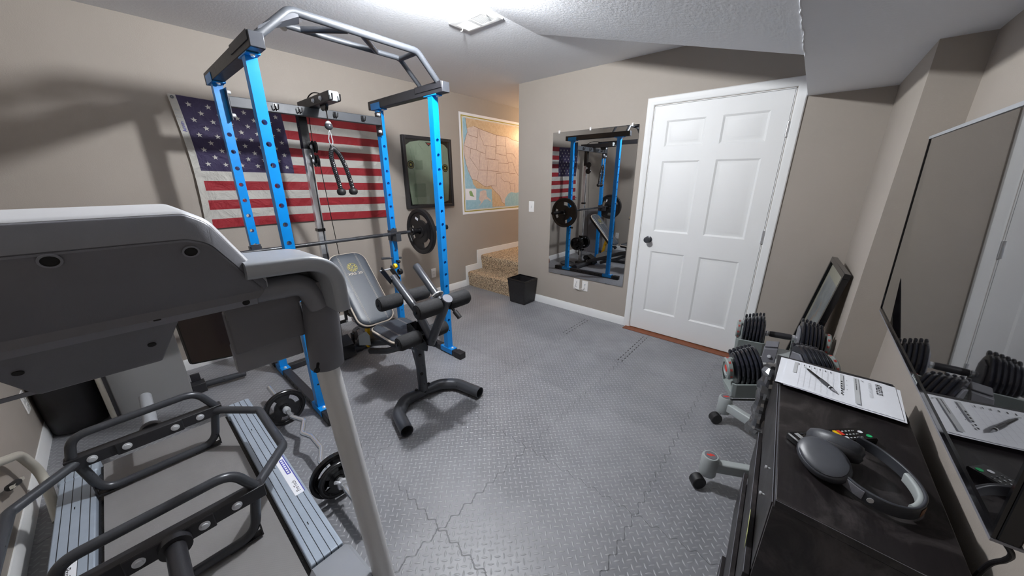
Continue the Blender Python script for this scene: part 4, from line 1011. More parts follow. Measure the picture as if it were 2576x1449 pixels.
# uprights, caps
for Y_, sg in ((.300, 1), (-.460, -1)):
    mesh('upright', MB().sweep([(-.790,Y_,.15),(-.968,Y_,.965)], [(.036*math.cos(a), .030*math.sin(a)) for a in [2*pi*k/28 for k in range(28)]], up=(0,1,0)), M['silver'], tm, angle=60)
    rs = []
    for (x, z, r) in ((-.955,.935,.040),(-.955,.938,.0435),(-.945,1.02,.0435),(-.930,1.10,.0425),(-.915,1.17,.040),(-.912,1.20,.036)):
        rs.append([V(x+r*1.02*math.cos(a), Y_+r*math.sin(a), z) for a in [2*pi*k/28 for k in range(28)]])
    mesh('upright_sleeve', MB().rings(rs), M['plas_dark'], tm, angle=50)
    if sg > 0:
        mesh('sleeve_screw', MB().cyl((-.905,.262,.975),(-.880,.250,.972),.004,8).cyl((-.880,.250,.972),(-.876,.248,.9715),.007,10), M['iron'], tm)
    # curved shoulder cowl from console to sleeve
    yc = lambda d: Y_+sg*d
    pa = fillet([(-.875,yc(-.158),1.268),(-.875,yc(.004),1.262),(-.885,yc(.012),1.14)], .070, 10)
    prf = rprof(.030,.150,.012)
    mesh('shoulder_cowl', MB().sweep(pa, [(a, b_) for b_, a in rprof(.150,.034,.012)] if 0 else [(a, b_) for a, b_ in rprof(.034,.150,.012)], up=(1,0,0)), M['plas_grey'], tm, angle=60)
    mesh('cowl_side_wall', MB().prism([(yc(-.19) if 0 else Y_-sg*.19,1.250),(Y_-sg*.01,1.248),(Y_+sg*.005,1.225),(Y_+sg*.005,1.15),(Y_-sg*.19,1.14)], (-.935,0,0), (0,1,0), (0,0,1), .006*1), M['plas_dark'], tm)
    mesh('arm_tube', MB().tube(fillet([(-.895,Y_-sg*.19,1.205),(-.895,Y_-sg*.035,1.200),(-.895,Y_-sg*.012,1.135)], .045, 8), .026, 18), M['plas_mid'], tm)
    mesh('cross_panel', MB().box(-.990,Y_-sg*.19,1.045,-.950,Y_-sg*.035,1.150), M['plas_dark'], tm, bevel=.006)
    mesh('cross_panel_lower', MB().box(-1.005,Y_-sg*.19,.985,-.975,Y_-sg*.045,1.06), M['plas_mid'], tm, bevel=.004)
    mesh('handrail', MB().tube(fillet([(-.97,Y_-sg*.01,1.13),(-1.10,Y_,1.05),(-1.42,Y_,.99),(-1.50,Y_,.96)], .06, 6), .017, 14), M['rubber'], tm)
# console body: outline in (Y,z), mirrored about the deck centre line
CYM = -.080
def sym(pts): return pts+[(2*CYM-y, z) for y, z in pts[::-1]]
def ringo(pts, X): return [V(X if not callable(X) else X(y, z), y, z) for y, z in pts]
def rnd(pts, r, n=5):
    P = [V(y, z, 0) for y, z in pts]; out = fillet(P, r, n, closed=True); return [(p.x, p.y) for p in out]
Aout = sym([(.165,1.196),(.187,1.216),(.186,1.234),(.108,1.372),(.078,1.390)])
def rndx(o, r): return rnd(o, r)
rr_ = [.006,.006,.01,.05,.03]; rr_ = rr_+rr_[::-1]
def ol(pts): 
    P = [V(y, z, 0) for y, z in pts]; return [(p.x, p.y) for p in fillet(P, rr_, 5, closed=True)]
A1 = ol(Aout)
sh_ = lambda d: inset(A1, d) if True else A1
body = MB()
fz = lambda o: (lambda y, z: o-.47*max(0, 1.335-z))
body.rings([ringo(inset(A1,.016),-1.105), ringo(inset(A1,.004),-1.095), ringo(A1,-1.07), ringo(A1,fz(-.822)), ringo(inset(A1,.002),fz(-.812)), ringo(inset(A1,.005),fz(-.808))], cap0=True, cap1=True)
cons = mesh('console_shell', body, mat('pale_silver_shell', S(212,214,218), .34, var=.02), tm, angle=50)
# band and back cover, tapering inward and down
Bin = ol(sym([(.160,1.202),(.172,1.214),(.168,1.226),(.098,1.335),(.070,1.345)]))
A2 = inset(A1, .006); A3 = inset(A1, .009)
mesh('console_band', MB().rings([ringo(A2,fz(-.812)), ringo(A2,fz(-.802)), ringo(inset(A1,.008),fz(-.799)), ringo(Bin,fz(-.788)), ringo(inset(Bin,.003),fz(-.790))], cap0=True, cap1=True), M['plas_mid'], tm, angle=40)
slope = lambda y, z: -.787-max(0,1.335-z)*.47
C1 = [(y, z) for y, z in Bin]
cover = MB().rings([ringo(inset(Bin,.001),-.84), [V(slope(y,z)-.0, y, z) for y, z in inset(Bin,.002)], [V(slope(y,z)+.002, y, z) for y, z in inset(Bin,.005)]], cap0=True, cap1=True)
mesh('back_cover', cover, M['plas_dark'], tm, angle=40)
yl, yr = 2*CYM+.0, .0
# ledge strip and lower tray
led = [(-.852,1.214),(-.846,1.208),(-.858,1.186),(-.905,1.176),(-.915,1.205)]
mesh('ledge_strip', MB().prism([(x, z) for x, z in led], (0,.160,0), (1,0,0), (0,0,1), .48, .002), M['plas_mid'], tm)
low = [(-.862,1.190),(-.932,1.092),(-.945,1.086),(-1.04,1.10),(-1.04,1.19)]
rs = []
for y, k in ((.036,0),(.034,1),(2*CYM-.034,1),(2*CYM-.036,0)):
    rs.append([V(x, y-(0.040*(1.19-z)/.10 if y > 0 else -0.040*(1.19-z)/.10), z) for x, z in low])
lt = mesh('lower_tray', MB().rings(rs), M['plas_dark'], tm, bevel=.004)
def onslope(u, v, off=.0): 
    # point on the back cover seen from the survey position
    r = _ray(u, v); k = (-.787-.47*1.335+.47*CH+.0025)/(r.x-.47*r.z); return _C+r*k
for (u, v_) in ((480,632),(125,656)):
    p = onslope(u, v_); N = V(1,0,-.48).normalized()
    mesh('screw_recess', MB().lathe([(.0,.0006),(.0075,.0006),(.0085,.0018),(.0105,.0014),(.0112,.0)], p, N, 20), M['gasket'], tm)
    mesh('recess_rim', MB().ring(p, N, .0088, .0115, 0, .0022, 24), M['plas_mid'], tm)
for p in (V(-.853,.138,1.196),): mesh('screw_recess', MB().lathe([(0,0),(.0065,0),(.0065,.002),(0,.002)], p, (1,0,-.4), 16), M['gasket'], tm)
for (u, v_) in ((382,866),(45,938)):
    r = _ray(u, v_); # lower tray face: plane through (-.862,1.190) and (-.932,1.092)
    m_ = (.070/.098); k = (-.862-m_*1.190+m_*CH)/(r.x-m_*r.z); p = _C+r*k
    mesh('screw_recess', MB().lathe([(0,0),(.006,0),(.006,.002),(0,.002)], p-V(.0006,0,0), V(1,0,-m_), 16), M['gasket'], tm)
q = MB().box(-.86,-.006,1.196,-.842,.020,1.236); mesh('clip', q, M['plas_mid'], tm, bevel=.004)
mesh('clip_slot', MB().box(-.845,.002,1.200,-.8405,.012,1.235), M['gasket'], tm, bevel=.001)
mesh('battery_door_seam', MB().prism(rrect(-.20,-.0,-.085,.012,.003), (-.9335,0,1.0935), (0,1,0), (.58,0,.81), .0012), M['plas_mid'], tm)
# side bolster at the console end, media panel hanging under the console
pq = [atx(476,916,-1.10), atx(622,887,-1.10), atx(600,762,-1.10), atx(434,800,-1.10)]
po = pq[0]; pA = (pq[1]-po); pB_ = (pq[3]-po)
pol = [(p-po) for p in pq]; eA = V(0,1,0); poly_ = fillet([V(p.y, p.z, 0) for p in pol], .010, 4, closed=True)
pan = mesh('media_panel', MB().prism([(p.x, p.y) for p in poly_], po, (0,1,0), (0,0,1), .010, .003), M['glossblack'], tm)
mesh('media_panel_face', MB().prism(inset([(p.x, p.y) for p in poly_], .005), po+V(.0101,0,0), (0,1,0), (0,0,1), .0006), mat('brown_gloss_panel', S(62,48,44), .22, var=.04), pan)

# ------------------------------------------------------------------ trap bar lying across the belt
hx = thing('trap_bar', 'black hexagonal trap bar with raised handles standing on the treadmill belt', 'trap bar', (-1.68,-.115,DZt))
zf = .350; XA, XB_, HC = -2.045, -1.335, -.115
cor = [(XA,.105),(XA+.175,.245),(XB_-.175,.245),(XB_,.105)]
for s_ in (1, -1):
    pts = [V(x, HC+(y-HC)*s_*1.0 if s_ > 0 else HC-(y-HC), zf) for x, y in cor]
    mesh('hex_frame_tube', MB().tube(fillet([pts[0]+V(.01,0,0)]+pts[1:3]+[pts[3]-V(.01,0,0)], .035, 5), .0175, 18), M['gun'], hx)
for X_, s_ in ((XA, -1), (XB_, 1)):
    o = mesh('side_bar', MB().box(X_-.022, HC-.245, zf-.025, X_+.022, HC+.245, zf+.025), M['black_steel'], hx, bevel=.002)
    mesh('side_bar_overlay', MB().box(X_+.022, HC-.110, zf-.028, X_+.029, HC+.100, zf+.028), M['black_steel'], hx, bevel=.003)
    for dy in (-.175,-.078,.072,.160):
        xx = X_+(.029 if abs(dy) < .11 else .022)
        mesh('bolt', MB().lathe([(.0,0),(.015,0),(.015,.002),(.012,.0035),(.010,.0035),(.0095,.008),(.005,.009),(.0,.009)], (xx, HC+dy, zf), (1,0,0), 20), M['zinc'], hx)
    up = [(X_,HC-.225,zf+.020),(X_+.006,HC-.205,zf+.115),(X_+.006,HC+.170,zf+.125),(X_,HC+.222,zf+.020)]
    mesh('upper_handle', MB().tube(fillet(up, .075, 10), .0160, 18), M['gun'], hx)
    dn = [(X_,HC-.215,zf-.02),(X_+.012,HC-.185,DZt+.012),(X_+.012,HC+.185,DZt+.012),(X_,HC+.215,zf-.02)]
    mesh('lower_loop', MB().tube(fillet(dn, .07, 10), .0165, 18), M['gun'], hx)
    for yy in (HC-.205, HC+.205):
        q = MB(); e = 1 if yy > HC else -1
        q.prism([(yy,DZt-.001),(yy-e*.10,DZt-.001),(yy-e*.10,DZt+.003),(yy-e*.004,DZt+.003),(yy-e*.004,DZt+.050),(yy,DZt+.050)], (X_-.004,0,0), (0,1,0), (0,0,1), .030)
        mesh('foot_bracket', q, M['black_steel'], hx)
    x0 = X_+s_*.022
    mesh('sleeve_collar', MB().cyl((x0,HC,zf-.005),(x0+s_*.030,HC,zf-.005),.040,24), M['black_steel'], hx)
    mesh('sleeve', MB().cyl((x0+s_*.030,HC,zf-.005),(x0+s_*.395,HC,zf-.005),.0245,24), M['black_steel'] if s_ > 0 else M['plas_grey'], hx)

# ------------------------------------------------------------------ curl bar with its plates
ez = thing('curl_bar', 'silver zigzag curl bar lying on the mat between treadmill and rack', 'curl bar', (-1.86,.41,.05))
zc_ = .112
pts = [(-2.46,.412,zc_),(-2.12,.408,zc_),(-2.06,.408,zc_),(-1.965,.440,zc_+.003),(-1.86,.395,zc_+.003),(-1.79,.420,zc_+.003),(-1.665,.420,zc_+.003),(-1.575,.380,zc_),(-1.52,.400,zc_),(-1.16,.398,zc_)]
P = fillet(pts, .03, 5)
mesh('shaft', MB().tube(P, .0130, 14), M['chrome'], ez)
for a, c in (((-2.01,.425),(-1.97,.4385)),((-1.64,.409),(-1.60,.391))):
    pass
for x0, x1, s_ in ((-2.50,-2.135,-1),(-1.50,-1.16,1)):
    mesh('sleeve', MB().cyl((x0,.410 if s_ < 0 else .399,zc_),(x1,.408 if s_ < 0 else .398,zc_),.0150,16), M['chrome'], ez)
    xc_ = -2.15 if s_ < 0 else -1.49
    mesh('collar', MB().lathe([(0,-.012),(.019,-.012),(.021,0),(.019,.012),(0,.012)], (xc_,.408 if s_ < 0 else .399,zc_), (1,0,0), 16), M['zinc'], ez)
mesh('star_lock', MB().lathe([(0,0),(.026,0),(.026,.016),(0,.016)], (-1.375,.399,zc_), (1,0,0), 6).cyl((-1.375+.008,.399-.03,zc_+.03),(-1.375+.008,.399-.005,zc_+.005),.008,8), M['zinc'], ez)
p1 = plate('weight_plate', .112, .022, 'black plate on the far end of the curl bar, near the rack foot', grp='plates on the curl bar', bore=.015, slots=3, mats=('iron','iron','zinc'))
orient(p1, (-2.185,.409,.113), (1,.03,0), .6)
p2 = dup(p1, label='first black plate on the near end of the curl bar, nearer its bend'); orient(p2, (-1.445,.399,.113), (1,0,0), .2)
p3 = plate('weight_plate', .090, .020, 'smaller black plate outside the larger one at the near end of the curl bar', grp='plates on the curl bar', bore=.015, slots=3)
orient(p3, (-1.410,.399,.1115), (1,0,0), 1.0)

# landmine style post lying on the mat
lm = thing('bar_attachment', 'short black steel tube attachment lying on the mat behind the treadmill belt end', 'attachment', (-3.04,.20,0))
mesh('socket_block', MB().box(-3.085,.075,.002,-3.0,.150,.070), M['black_steel'], lm, bevel=.003)
mesh('upright_tab', MB().box(-3.082,.085,.070,-3.066,.135,.125), M['black_steel'], lm, bevel=.002)
mesh('tube_arm', MB().cyl((-3.035,.150,.040),(-2.995,.375,.040),.0215,20), M['gun'], lm)
mesh('tube_mouth', MB().cyl((-2.9952,.3745,.040),(-2.9948,.3760,.040),.0165,18), M['gasket'], lm)

# ------------------------------------------------------------------ things behind the treadmill
cb = thing('metal_cabinet', 'smooth grey cabinet against the wall behind the treadmill belt', 'cabinet', (-3.24,-.11,0))
mesh('body', MB().box(XF+.014,-.285,.0,-3.035,.074,.84), M['plas_dark'], cb, bevel=.006)
mesh('door_panel', MB().box(-3.033,-.262,.015,-3.0,.076,.845), mat('brushed_grey_door', S(148,148,148), .42, metal=.2, var=.04, vs=3), cb, bevel=.006)
mesh('edge_handle', MB().tube(fillet([(-3.01,-.288,.03),(-2.99,-.288,.05),(-2.99,-.288,.80),(-3.01,-.288,.82)], .015, 4), .0125, 14), M['beige_steel'], cb)
tag(mesh('duffel_bag', MB().lathe([(.0,0),(.085,.0),(.112,.018),(.118,.10),(.120,.50),(.113,.60),(.07,.63),(0,.63)], (-3.135,-.425,.0), (0,0,1), 30), M['rubber'], angle=60),
    'black round-bottomed cylindrical bag in the dark corner beside the grey cabinet', 'bag')
bf = thing('tube_frame', 'beige bent-tube frame leaning on the wall at the lower left', 'tube frame', (-2.2,-.49,0))
mesh('bent_tube', MB().tube(fillet([(-1.70,-.500,.60),(-2.10,-.505,.435),(-2.34,-.500,.325),(-2.43,-.490,.150),(-2.22,-.470,.018)], [0,.10,.13,.10,0], 8), .0165, 16), M['beige_steel'], bf, angle=60)
mesh('rubber_plug', MB().cyl((-2.245,-.515,.255),(-2.175,-.520,.280),.013,16), M['rubber'], bf)
mesh('plug_bracket', MB().beam((-2.30,-.512,.235),(-2.16,-.512,.285),.010,.012), M['beige_steel'], bf)
# ------------------------------------------------------------------ television on the right wall
tv = thing('television', 'large switched-off wall television, tilted, above the black cabinet', 'television', (.345,1.445,.90))
ty0, ty1, tzb, tzt, xb_, xt_ = .795, 2.100, .893, 1.596, .330, .300
def tvp(y, s, o=0):   # s 0 bottom .. 1 top; o outwards from the screen toward the room
    up = V(xt_-xb_, 0, tzt-tzb); n = V(-up.z, 0, up.x).normalized(); return V(xb_, y, tzb)+up*s+n*o
def tvslab(y0, y1, s0, s1, o0, o1): return MB().hexa([tvp(y0,s0,o0),tvp(y1,s0,o0),tvp(y1,s0,o1),tvp(y0,s0,o1),tvp(y0,s1,o0),tvp(y1,s1,o0),tvp(y1,s1,o1),tvp(y0,s1,o1)])
mesh('housing', tvslab(ty0, ty1, 0, 1, -.026, -.001), M['glossblack'], tv, bevel=.003)
mesh('screen', tvslab(ty0+.008, ty1-.008, .022, .990, -.0008, .0006), M['screen'], tv)
b = tvslab(ty0, ty1, .0, .022, -.001, .0035); b.merge(tvslab(ty0, ty0+.008, .022, .99, -.001, .0035)).merge(tvslab(ty1-.008, ty1, .022, .99, -.001, .0035))
mesh('bezel', b, M['glossblack'], tv)
mesh('top_trim', tvslab(ty0-.002, ty1+.002, .988, 1.002, -.030, .0045), M['plas_grey'], tv)
mesh('bottom_trim', tvslab(ty0-.001, ty1+.001, -.004, .003, -.028, .0040), M['plas_mid'], tv)
q = MB()
for k in range(5): q.merge(tvslab(1.395-k*.012, 1.403-k*.012, .006, .016, .0035, .0040))
mesh('maker_mark', q, M['stand'], tv)
mesh('wall_bracket', MB().box(.355,1.25,1.10,XR-.003,1.62,1.42), M['black_steel'], tv)
(mesh('power_cord', MB().tube(smooth([(.342,.812,.890),(.362,.822,.862),(.372,.850,.825),(.374,.880,.780),(.376,.90,.70),(.378,.93,.45)],8), .004, 10), M['rubber'], tv))

# ------------------------------------------------------------------ black cabinet under the television
TZ = .770
dk = thing('drawer_cabinet', 'narrow black-brown cabinet with drawers ajar under the television', 'cabinet', (.20,1.2,0))
cn = [V(.074,.806,0), V(.352,.792,0), V(.345,1.600,0), (V(.036,1.600,0))]
def desk_slab(z0, z1, g=0.0, mb=None):
    c = sum(cn, V(0,0,0))/4; P_ = [p+(p-c).normalized()*g for p in cn]
    return (mb or MB()).hexa([V(p.x,p.y,z0) for p in P_]+[V(p.x,p.y,z1) for p in P_])
mesh('top_board', desk_slab(TZ-.022, TZ, .0), M['desk'], dk, bevel=.0015)
mesh('edge_wear', MB().beam(cn[0]+V(-.0006,0,TZ-.004), cn[3]+V(-.0006,0,TZ-.004), .0008, .0012).beam(cn[0]+V(0,-.0006,TZ-.002), cn[1]+V(0,-.0006,TZ-.002), .0008, .001), M['plas_dark'], dk)
b = desk_slab(.0, TZ-.0225, -.012); mesh('carcass', b, M['desk'], dk)
mesh('side_panel', MB().hexa([cn[0]+V(-.002,.001,0),cn[1]+V(0,.001,0),cn[1]+V(0,.018,0),cn[0]+V(-.002,.018,0)]+[p+V(0,0,TZ-.0225) for p in (cn[0]+V(-.002,.001,0),cn[1]+V(0,.001,0),cn[1]+V(0,.018,0),cn[0]+V(-.002,.018,0))]), M['desk'], dk)
def front(z0, z1, off, y1=1.585, name='drawer_front'):
    d = (cn[3]-cn[0]).normalized(); n = V(-d.y, d.x, 0); a = cn[0]+d*.020+n*off; c = cn[0]+d*(y1-.806)+n*off
    o = mesh(name, MB().hexa([p+V(0,0,z0) for p in (a, a-n*.014, c-n*.014, c)]+[p+V(0,0,z1) for p in (a, a-n*.014, c-n*.014, c)]), M['desk'], dk, bevel=.001)
    mesh('front_edge', MB().beam(a+V(0,0,z1+.0003)-n*.001, c+V(0,0,z1+.0003)-n*.001, .0014, .0006), M['plas_mid'], o)
    return a, c, n, o
a, c, n_, o = front(.520, .742, .003)
for s_, z in ((.22,.700),(.175,.640)):
    p = a+(c-a)*s_; mesh('knob', MB().lathe([(0,0),(.0025,0),(.0025,.005),(.005,.007),(.005,.011),(.0,.012)], V(p.x,p.y,z), n_, 14), M['zinc'], o)
front(.345, .500, .016, 1.45); front(.135, .330, .030, 1.40); front(.02, .115, .042, 1.18)
for z0, z1, off, y1 in ((.36,.485,.004,1.43),(.15,.31,.016,1.38),(.03,.10,.028,1.16)):
    d = (cn[3]-cn[0]).normalized(); n2 = V(-d.y, d.x, 0); a2 = cn[0]+d*.03; c2 = cn[0]+d*(y1-.82)
    mesh('drawer_box', MB().hexa([p+V(0,0,z0) for p in (a2+n2*(off-.002), a2-n2*.0, c2-n2*.0, c2+n2*(off-.002))]+[p+V(0,0,z1) for p in (a2+n2*(off-.002), a2, c2, c2+n2*(off-.002))]), M['gasket'], dk)
tag(mesh('paper_slip', MB().hexa([(.052,.90,.495),(.0525,.90,.495),(.0495,1.03,.495),(.049,1.03,.495),(.050,.915,.53),(.0505,.915,.53),(.0475,.99,.545),(.047,.99,.545)]), mat('yellow_green_paper', S(200,205,130), .8)), 'yellow-green paper slip poking out above a cabinet drawer front', 'paper')

# folder, sheets, pen
tag(mesh('folder', MB().hexa([(.030,1.36,TZ),(.345,1.352,TZ),(.338,1.590,TZ),(.022,1.588,TZ),(.030,1.36,TZ+.007),(.345,1.352,TZ+.007),(.338,1.590,TZ+.009),(.022,1.588,TZ+.010)]), M['black_steel'], bevel=.002),
    'black folder under the white sheets on the far end of the cabinet', 'folder')
def sheet(cx_, cy_, rot, z, curl, label, name='paper_sheet'):
    M_ = Matrix.Translation((cx_, cy_, z)) @ Matrix.Rotation(rot, 4, 'Z'); b = MB(); nx, ny = 12, 6
    def f(i, j, o): 
        x = -.140+.280*i/nx; y = -.108+.216*j/ny
        w = curl*(max(0, -(y+.06))/.05)*-.004+.0012*math.sin(i*.7)+curl*.0012*math.cos(j)
        return M_ @ V(x, y, max(0, w+.0015)+o)
    top = [[f(i, j, .0006) for j in range(ny+1)] for i in range(nx+1)]; bot = [[f(i, j, 0) for j in range(ny+1)] for i in range(nx+1)]
    for g, fl in ((top, False), (bot, True)):
        base = len(b.v); b.v += [p for r in g for p in r]
        for i in range(nx):
            for j in range(ny):
                q_ = [base+i*(ny+1)+j, base+(i+1)*(ny+1)+j, base+(i+1)*(ny+1)+j+1, base+i*(ny+1)+j+1]
                b.f.append(q_[::-1] if fl else q_); b.m.append(0)
    o = mesh(name, b, M['paper'], recalc=False); tag(o, label, 'paper', 'papers on the black cabinet'); return o, M_
sheet(.174, 1.455, -.02, TZ+.0105, .3, 'lowest white sheet, sticking out toward the dumbbells under the printed page')
sheet(.200, 1.440, -.055, TZ+.0122, .3, 'middle white sheet peeking out under the printed page by the wall')
sh_o, SM = sheet(.192, 1.445, -.035, TZ+.0140, .3, 'top printed worksheet with ATHLETE 25 heading, under the pen')
zt_ = .0042
q = MB()
def sp(x, y): return SM @ V(x, y, zt_)
Ax = (SM.to_3x3() @ V(0,-1,0)); Bx = (SM.to_3x3() @ V(1,0,0))
mesh('heading_text', MB().text('ATHLETE 25', sp(.092,.090), Ax, Bx, .020, .00005, sx=.72, bold=.00025), M['ink'], sh_o)
mesh('subheading_text', MB().text('WORKSHEET | DAY SEVEN', sp(.074,.086), Ax, Bx, .0115, .00005, sx=.80), M['inkgrey'], sh_o)
def bar_(b, x0, y0, x1, y1, o=0):
    b.add([sp(x0,y0)+V(0,0,o), sp(x1,y0)+V(0,0,o), sp(x1,y1)+V(0,0,o), sp(x0,y1)+V(0,0,o)], [(0,1,2,3)])
b = MB(); bar_(b, .040,-.095,.052,.095); bar_(b, .006,-.02,.014,.095); bar_(b, -.118,-.0,-.108,.095)
for k in range(7): bar_(b, -.012-.0145*k, -.095, -.0125-.0145*k, .095)
for k in range(6): bar_(b, -.10, .06-.028*k, .0, .0604-.028*k)
mesh('form_lines', b, M['inkgrey'], sh_o, recalc=False)
b = MB()
random.seed(3)
for x, y0, y1 in ((.0455,.0,.088),): 
    y = y1
    while y > y0: w = random.uniform(.002,.008); bar_(b, x-.001, y-w, x+.001, y, .0002); y -= w+.0015
for k in range(7): bar_(b, -.019-.0145*k, .078, -.017-.0145*k, .090, .0002)
for k in range(6): bar_(b, .008, .03-.018*k, .012, .04-.018*k, .0002)
for y in (.05,.015,-.02): bar_(b, .022, y, .0235, y+.004, .0002)
b.beam(sp(.058,.088)+V(0,0,.0003), sp(.064,.080)+V(0,0,.0003), .0012, .0003); b.beam(sp(.064,.088)+V(0,0,.0003), sp(.060,.082)+V(0,0,.0003), .0012, .0003)
mesh('form_text', b, M['ink'], sh_o)
pn = thing('pen', 'black ballpoint pen lying on the printed worksheet', 'pen', (.15,1.43,TZ+.0175))
p0, p1_ = V(.112,1.498,TZ+.0230), V(.186,1.374,TZ+.0230); d = (p1_-p0).normalized()
mesh('barrel', MB().lathe([(.0,0),(.0028,0),(.0036,.004),(.0040,.05),(.0046,.085),(.0048,.118),(.0042,.122),(.0,.122)], p0+d*.004, d, 14), M['glossblack'], pn)
mesh('grip', MB().lathe([(.0,.07),(.0052,.07),(.0055,.09),(.0052,.112),(0,.112)], p0, d, 14), M['gun'], pn)
mesh('pen_ring', MB().lathe([(0,.114),(.0051,.114),(.0051,.118),(0,.118)], p0, d, 14), M['zinc'], pn)
mesh('nib', MB().lathe([(.0,.126),(.0042,.126),(.0012,.138),(.0005,.143),(0,.143)], p0, d, 12), M['plas_mid'], pn)
mesh('cap_end', MB().tube(smooth([p0+d*.004, p0-d*.004+V(0,0,.001), p0-d*.012+V(-.002,0,-.001)],4), .0016, 8), M['stand'], pn)

# remote
rm = thing('remote_control', 'black television remote with green and white buttons behind the headphones', 'remote control', (.17,1.117,TZ))
e1 = V(.154,.158,0).normalized(); e2 = V(-e1.y, e1.x, 0); RC = V(.170,1.116,TZ)
bd = MB().prism(rrect(-.110,-.024,.110,.024,.005), RC+V(0,0,.0), e1, e2, .020, .003); mesh('case', bd, M['glossblack'], rm)
def btn(u, v, w, h, m, nm='button', r=.0015): 
    mesh(nm, MB().prism(rrect(u-w/2,v-h/2,u+w/2,v+h/2,r,3), RC+V(0,0,.0198), e1, e2, .0014), m, rm)
btn(.094,-.012,.012,.011, mat('green_button', S(40,180,110), .4), r=.005); btn(.086,.004,.011,.009, M['paper'], r=.004)
for k, m in enumerate((M['red'], M['yellow'])): btn(.030-.011*k,.006,.009,.018, m)
btn(.028,-.012,.010,.007, M['paper'])
for i in range(5):
    for j in range(3):
        if (i, j) != (9, 9): btn(.070-.010*i if i < 4 else .071,-.014+.012*j,.0045,.0035, M['inkgrey'])
for i in range(7):
    for j in range(3): btn(-.005-.012*i,-.014+.013*j,.0075,.005, M['black_steel'])
for i in range(6):
    for j in range(2): btn(-.003-.012*i,-.008+.013*j,.0035,.0015, M['inkgrey'])
for j in range(3): btn(-.095+.004*j,.0,.0012,.030, M['inkgrey'], 'stripe')

# headphones
hp = thing('headphones', 'charcoal over-ear headphones lying on the black cabinet', 'headphones', (.21,1.0,TZ))
def oval_disc(C, N, U, rings_, n=32):
    N = Vector(N).normalized(); U = (Vector(U)-N*Vector(U).dot(N)).normalized(); W_ = N.cross(U); C = Vector(C)
    return MB().rings([[C+N*h+U*(a*math.cos(2*pi*k/n))+W_*(b_*math.sin(2*pi*k/n)) for k in range(n)] for a, b_, h in rings_])
m_hp = mat('matte_charcoal', S(58,60,66), .42, var=.05); m_pad = mat('soft_ear_pad', S(46,46,50), .6, var=.05, bump=.0003)
CA, NA, UA = V(.146,.968,TZ+.038), V(-.22,-.42,.88), V(.62,-.78,0)
cup = mesh('ear_cup', oval_disc(CA, NA, UA, [(.048,.036,-.018),(.055,.042,-.014),(.0575,.0435,-.004),(.056,.0425,.004),(.053,.040,.0075),(.051,.039,.0078)]), m_hp, hp, angle=50)
mesh('outer_shell', oval_disc(CA, NA, UA, [(.051,.039,.0070),(.051,.039,.0100),(.045,.034,.0130),(.031,.022,.0148),(.007,.005,.0155)]), mat('ear_cup_shell', S(66,68,74), .38, var=.04), cup, angle=60)
mesh('microphone_hole', MB().lathe([(0,0),(.0016,0),(.0016,.0006),(0,.0006)], CA+NA.normalized()*.0127-UA.normalized()*.029, NA, 10), M['gasket'], cup)
mesh('ear_pad', oval_disc(CA, NA, UA, [(.020,.016,-.030),(.034,.028,-.034),(.043,.034,-.030),(.046,.036,-.022),(.044,.034,-.016)]), m_pad, cup, angle=60)
CB, NB, UB = V(.166,1.040,TZ+.041), V(.10,.62,.62), V(.80,-.45,.1)
cup = mesh('ear_cup', oval_disc(CB, NB, UB, [(.044,.030,.020),(.052,.036,.016),(.056,.038,.004),(.054,.037,-.006)]), m_hp, hp, angle=50)
mesh('ear_pad', oval_disc(CB, NB, UB, [(.053,.036,-.004),(.056,.038,-.012),(.051,.034,-.022),(.038,.026,-.025),(.024,.016,-.020)]), m_pad, cup, angle=60)
band = smooth([(.176,.944,TZ+.026),(.210,.918,TZ+.022),(.252,.906,TZ+.022),(.288,.922,TZ+.023),(.307,.962,TZ+.026),(.304,1.005,TZ+.028),(.285,1.048,TZ+.030),(.250,1.085,TZ+.034),(.210,1.098,TZ+.040)], 8)
mesh('headband', MB().sweep(band, rprof(.0065,.030,.003), up=(0,0,1)), m_hp, hp, angle=60)
def offs(p, d_): 
    out = []
    for i in range(len(p)):
        t = (p[min(i+1,len(p)-1)]-p[max(i-1,0)]).normalized(); s_ = t.cross(V(0,0,1)).normalized(); out.append(p[i]-s_*d_)
    return out
mesh('band_cushion', MB().sweep(offs(band[24:46], .0068), rprof(.010,.026,.004), up=(0,0,1)), M['stand'], hp, angle=60)
mesh('slider_arm', MB().sweep(offs(band[46:62], -.003), rprof(.004,.024,.0015), up=(0,0,1)), M['plas_mid'], hp)
mesh('slider_arm', MB().sweep(offs(band[0:10], -.003), rprof(.004,.022,.0015), up=(0,0,1)), M['plas_dark'], hp)
mesh('band_emblem', MB().lathe([(0,0),(.006,0),(.006,.0006),(0,.0006)], offs(band, -.0055)[11], (.2,-.98,0), 16), M['inkgrey'], hp)
mesh('copper_label', MB().sweep(offs(band[26:30], -.0042), rprof(.001,.018,.0004), up=(0,0,1)), mat('copper_tint', S(140,104,80), .4, metal=.4), hp)

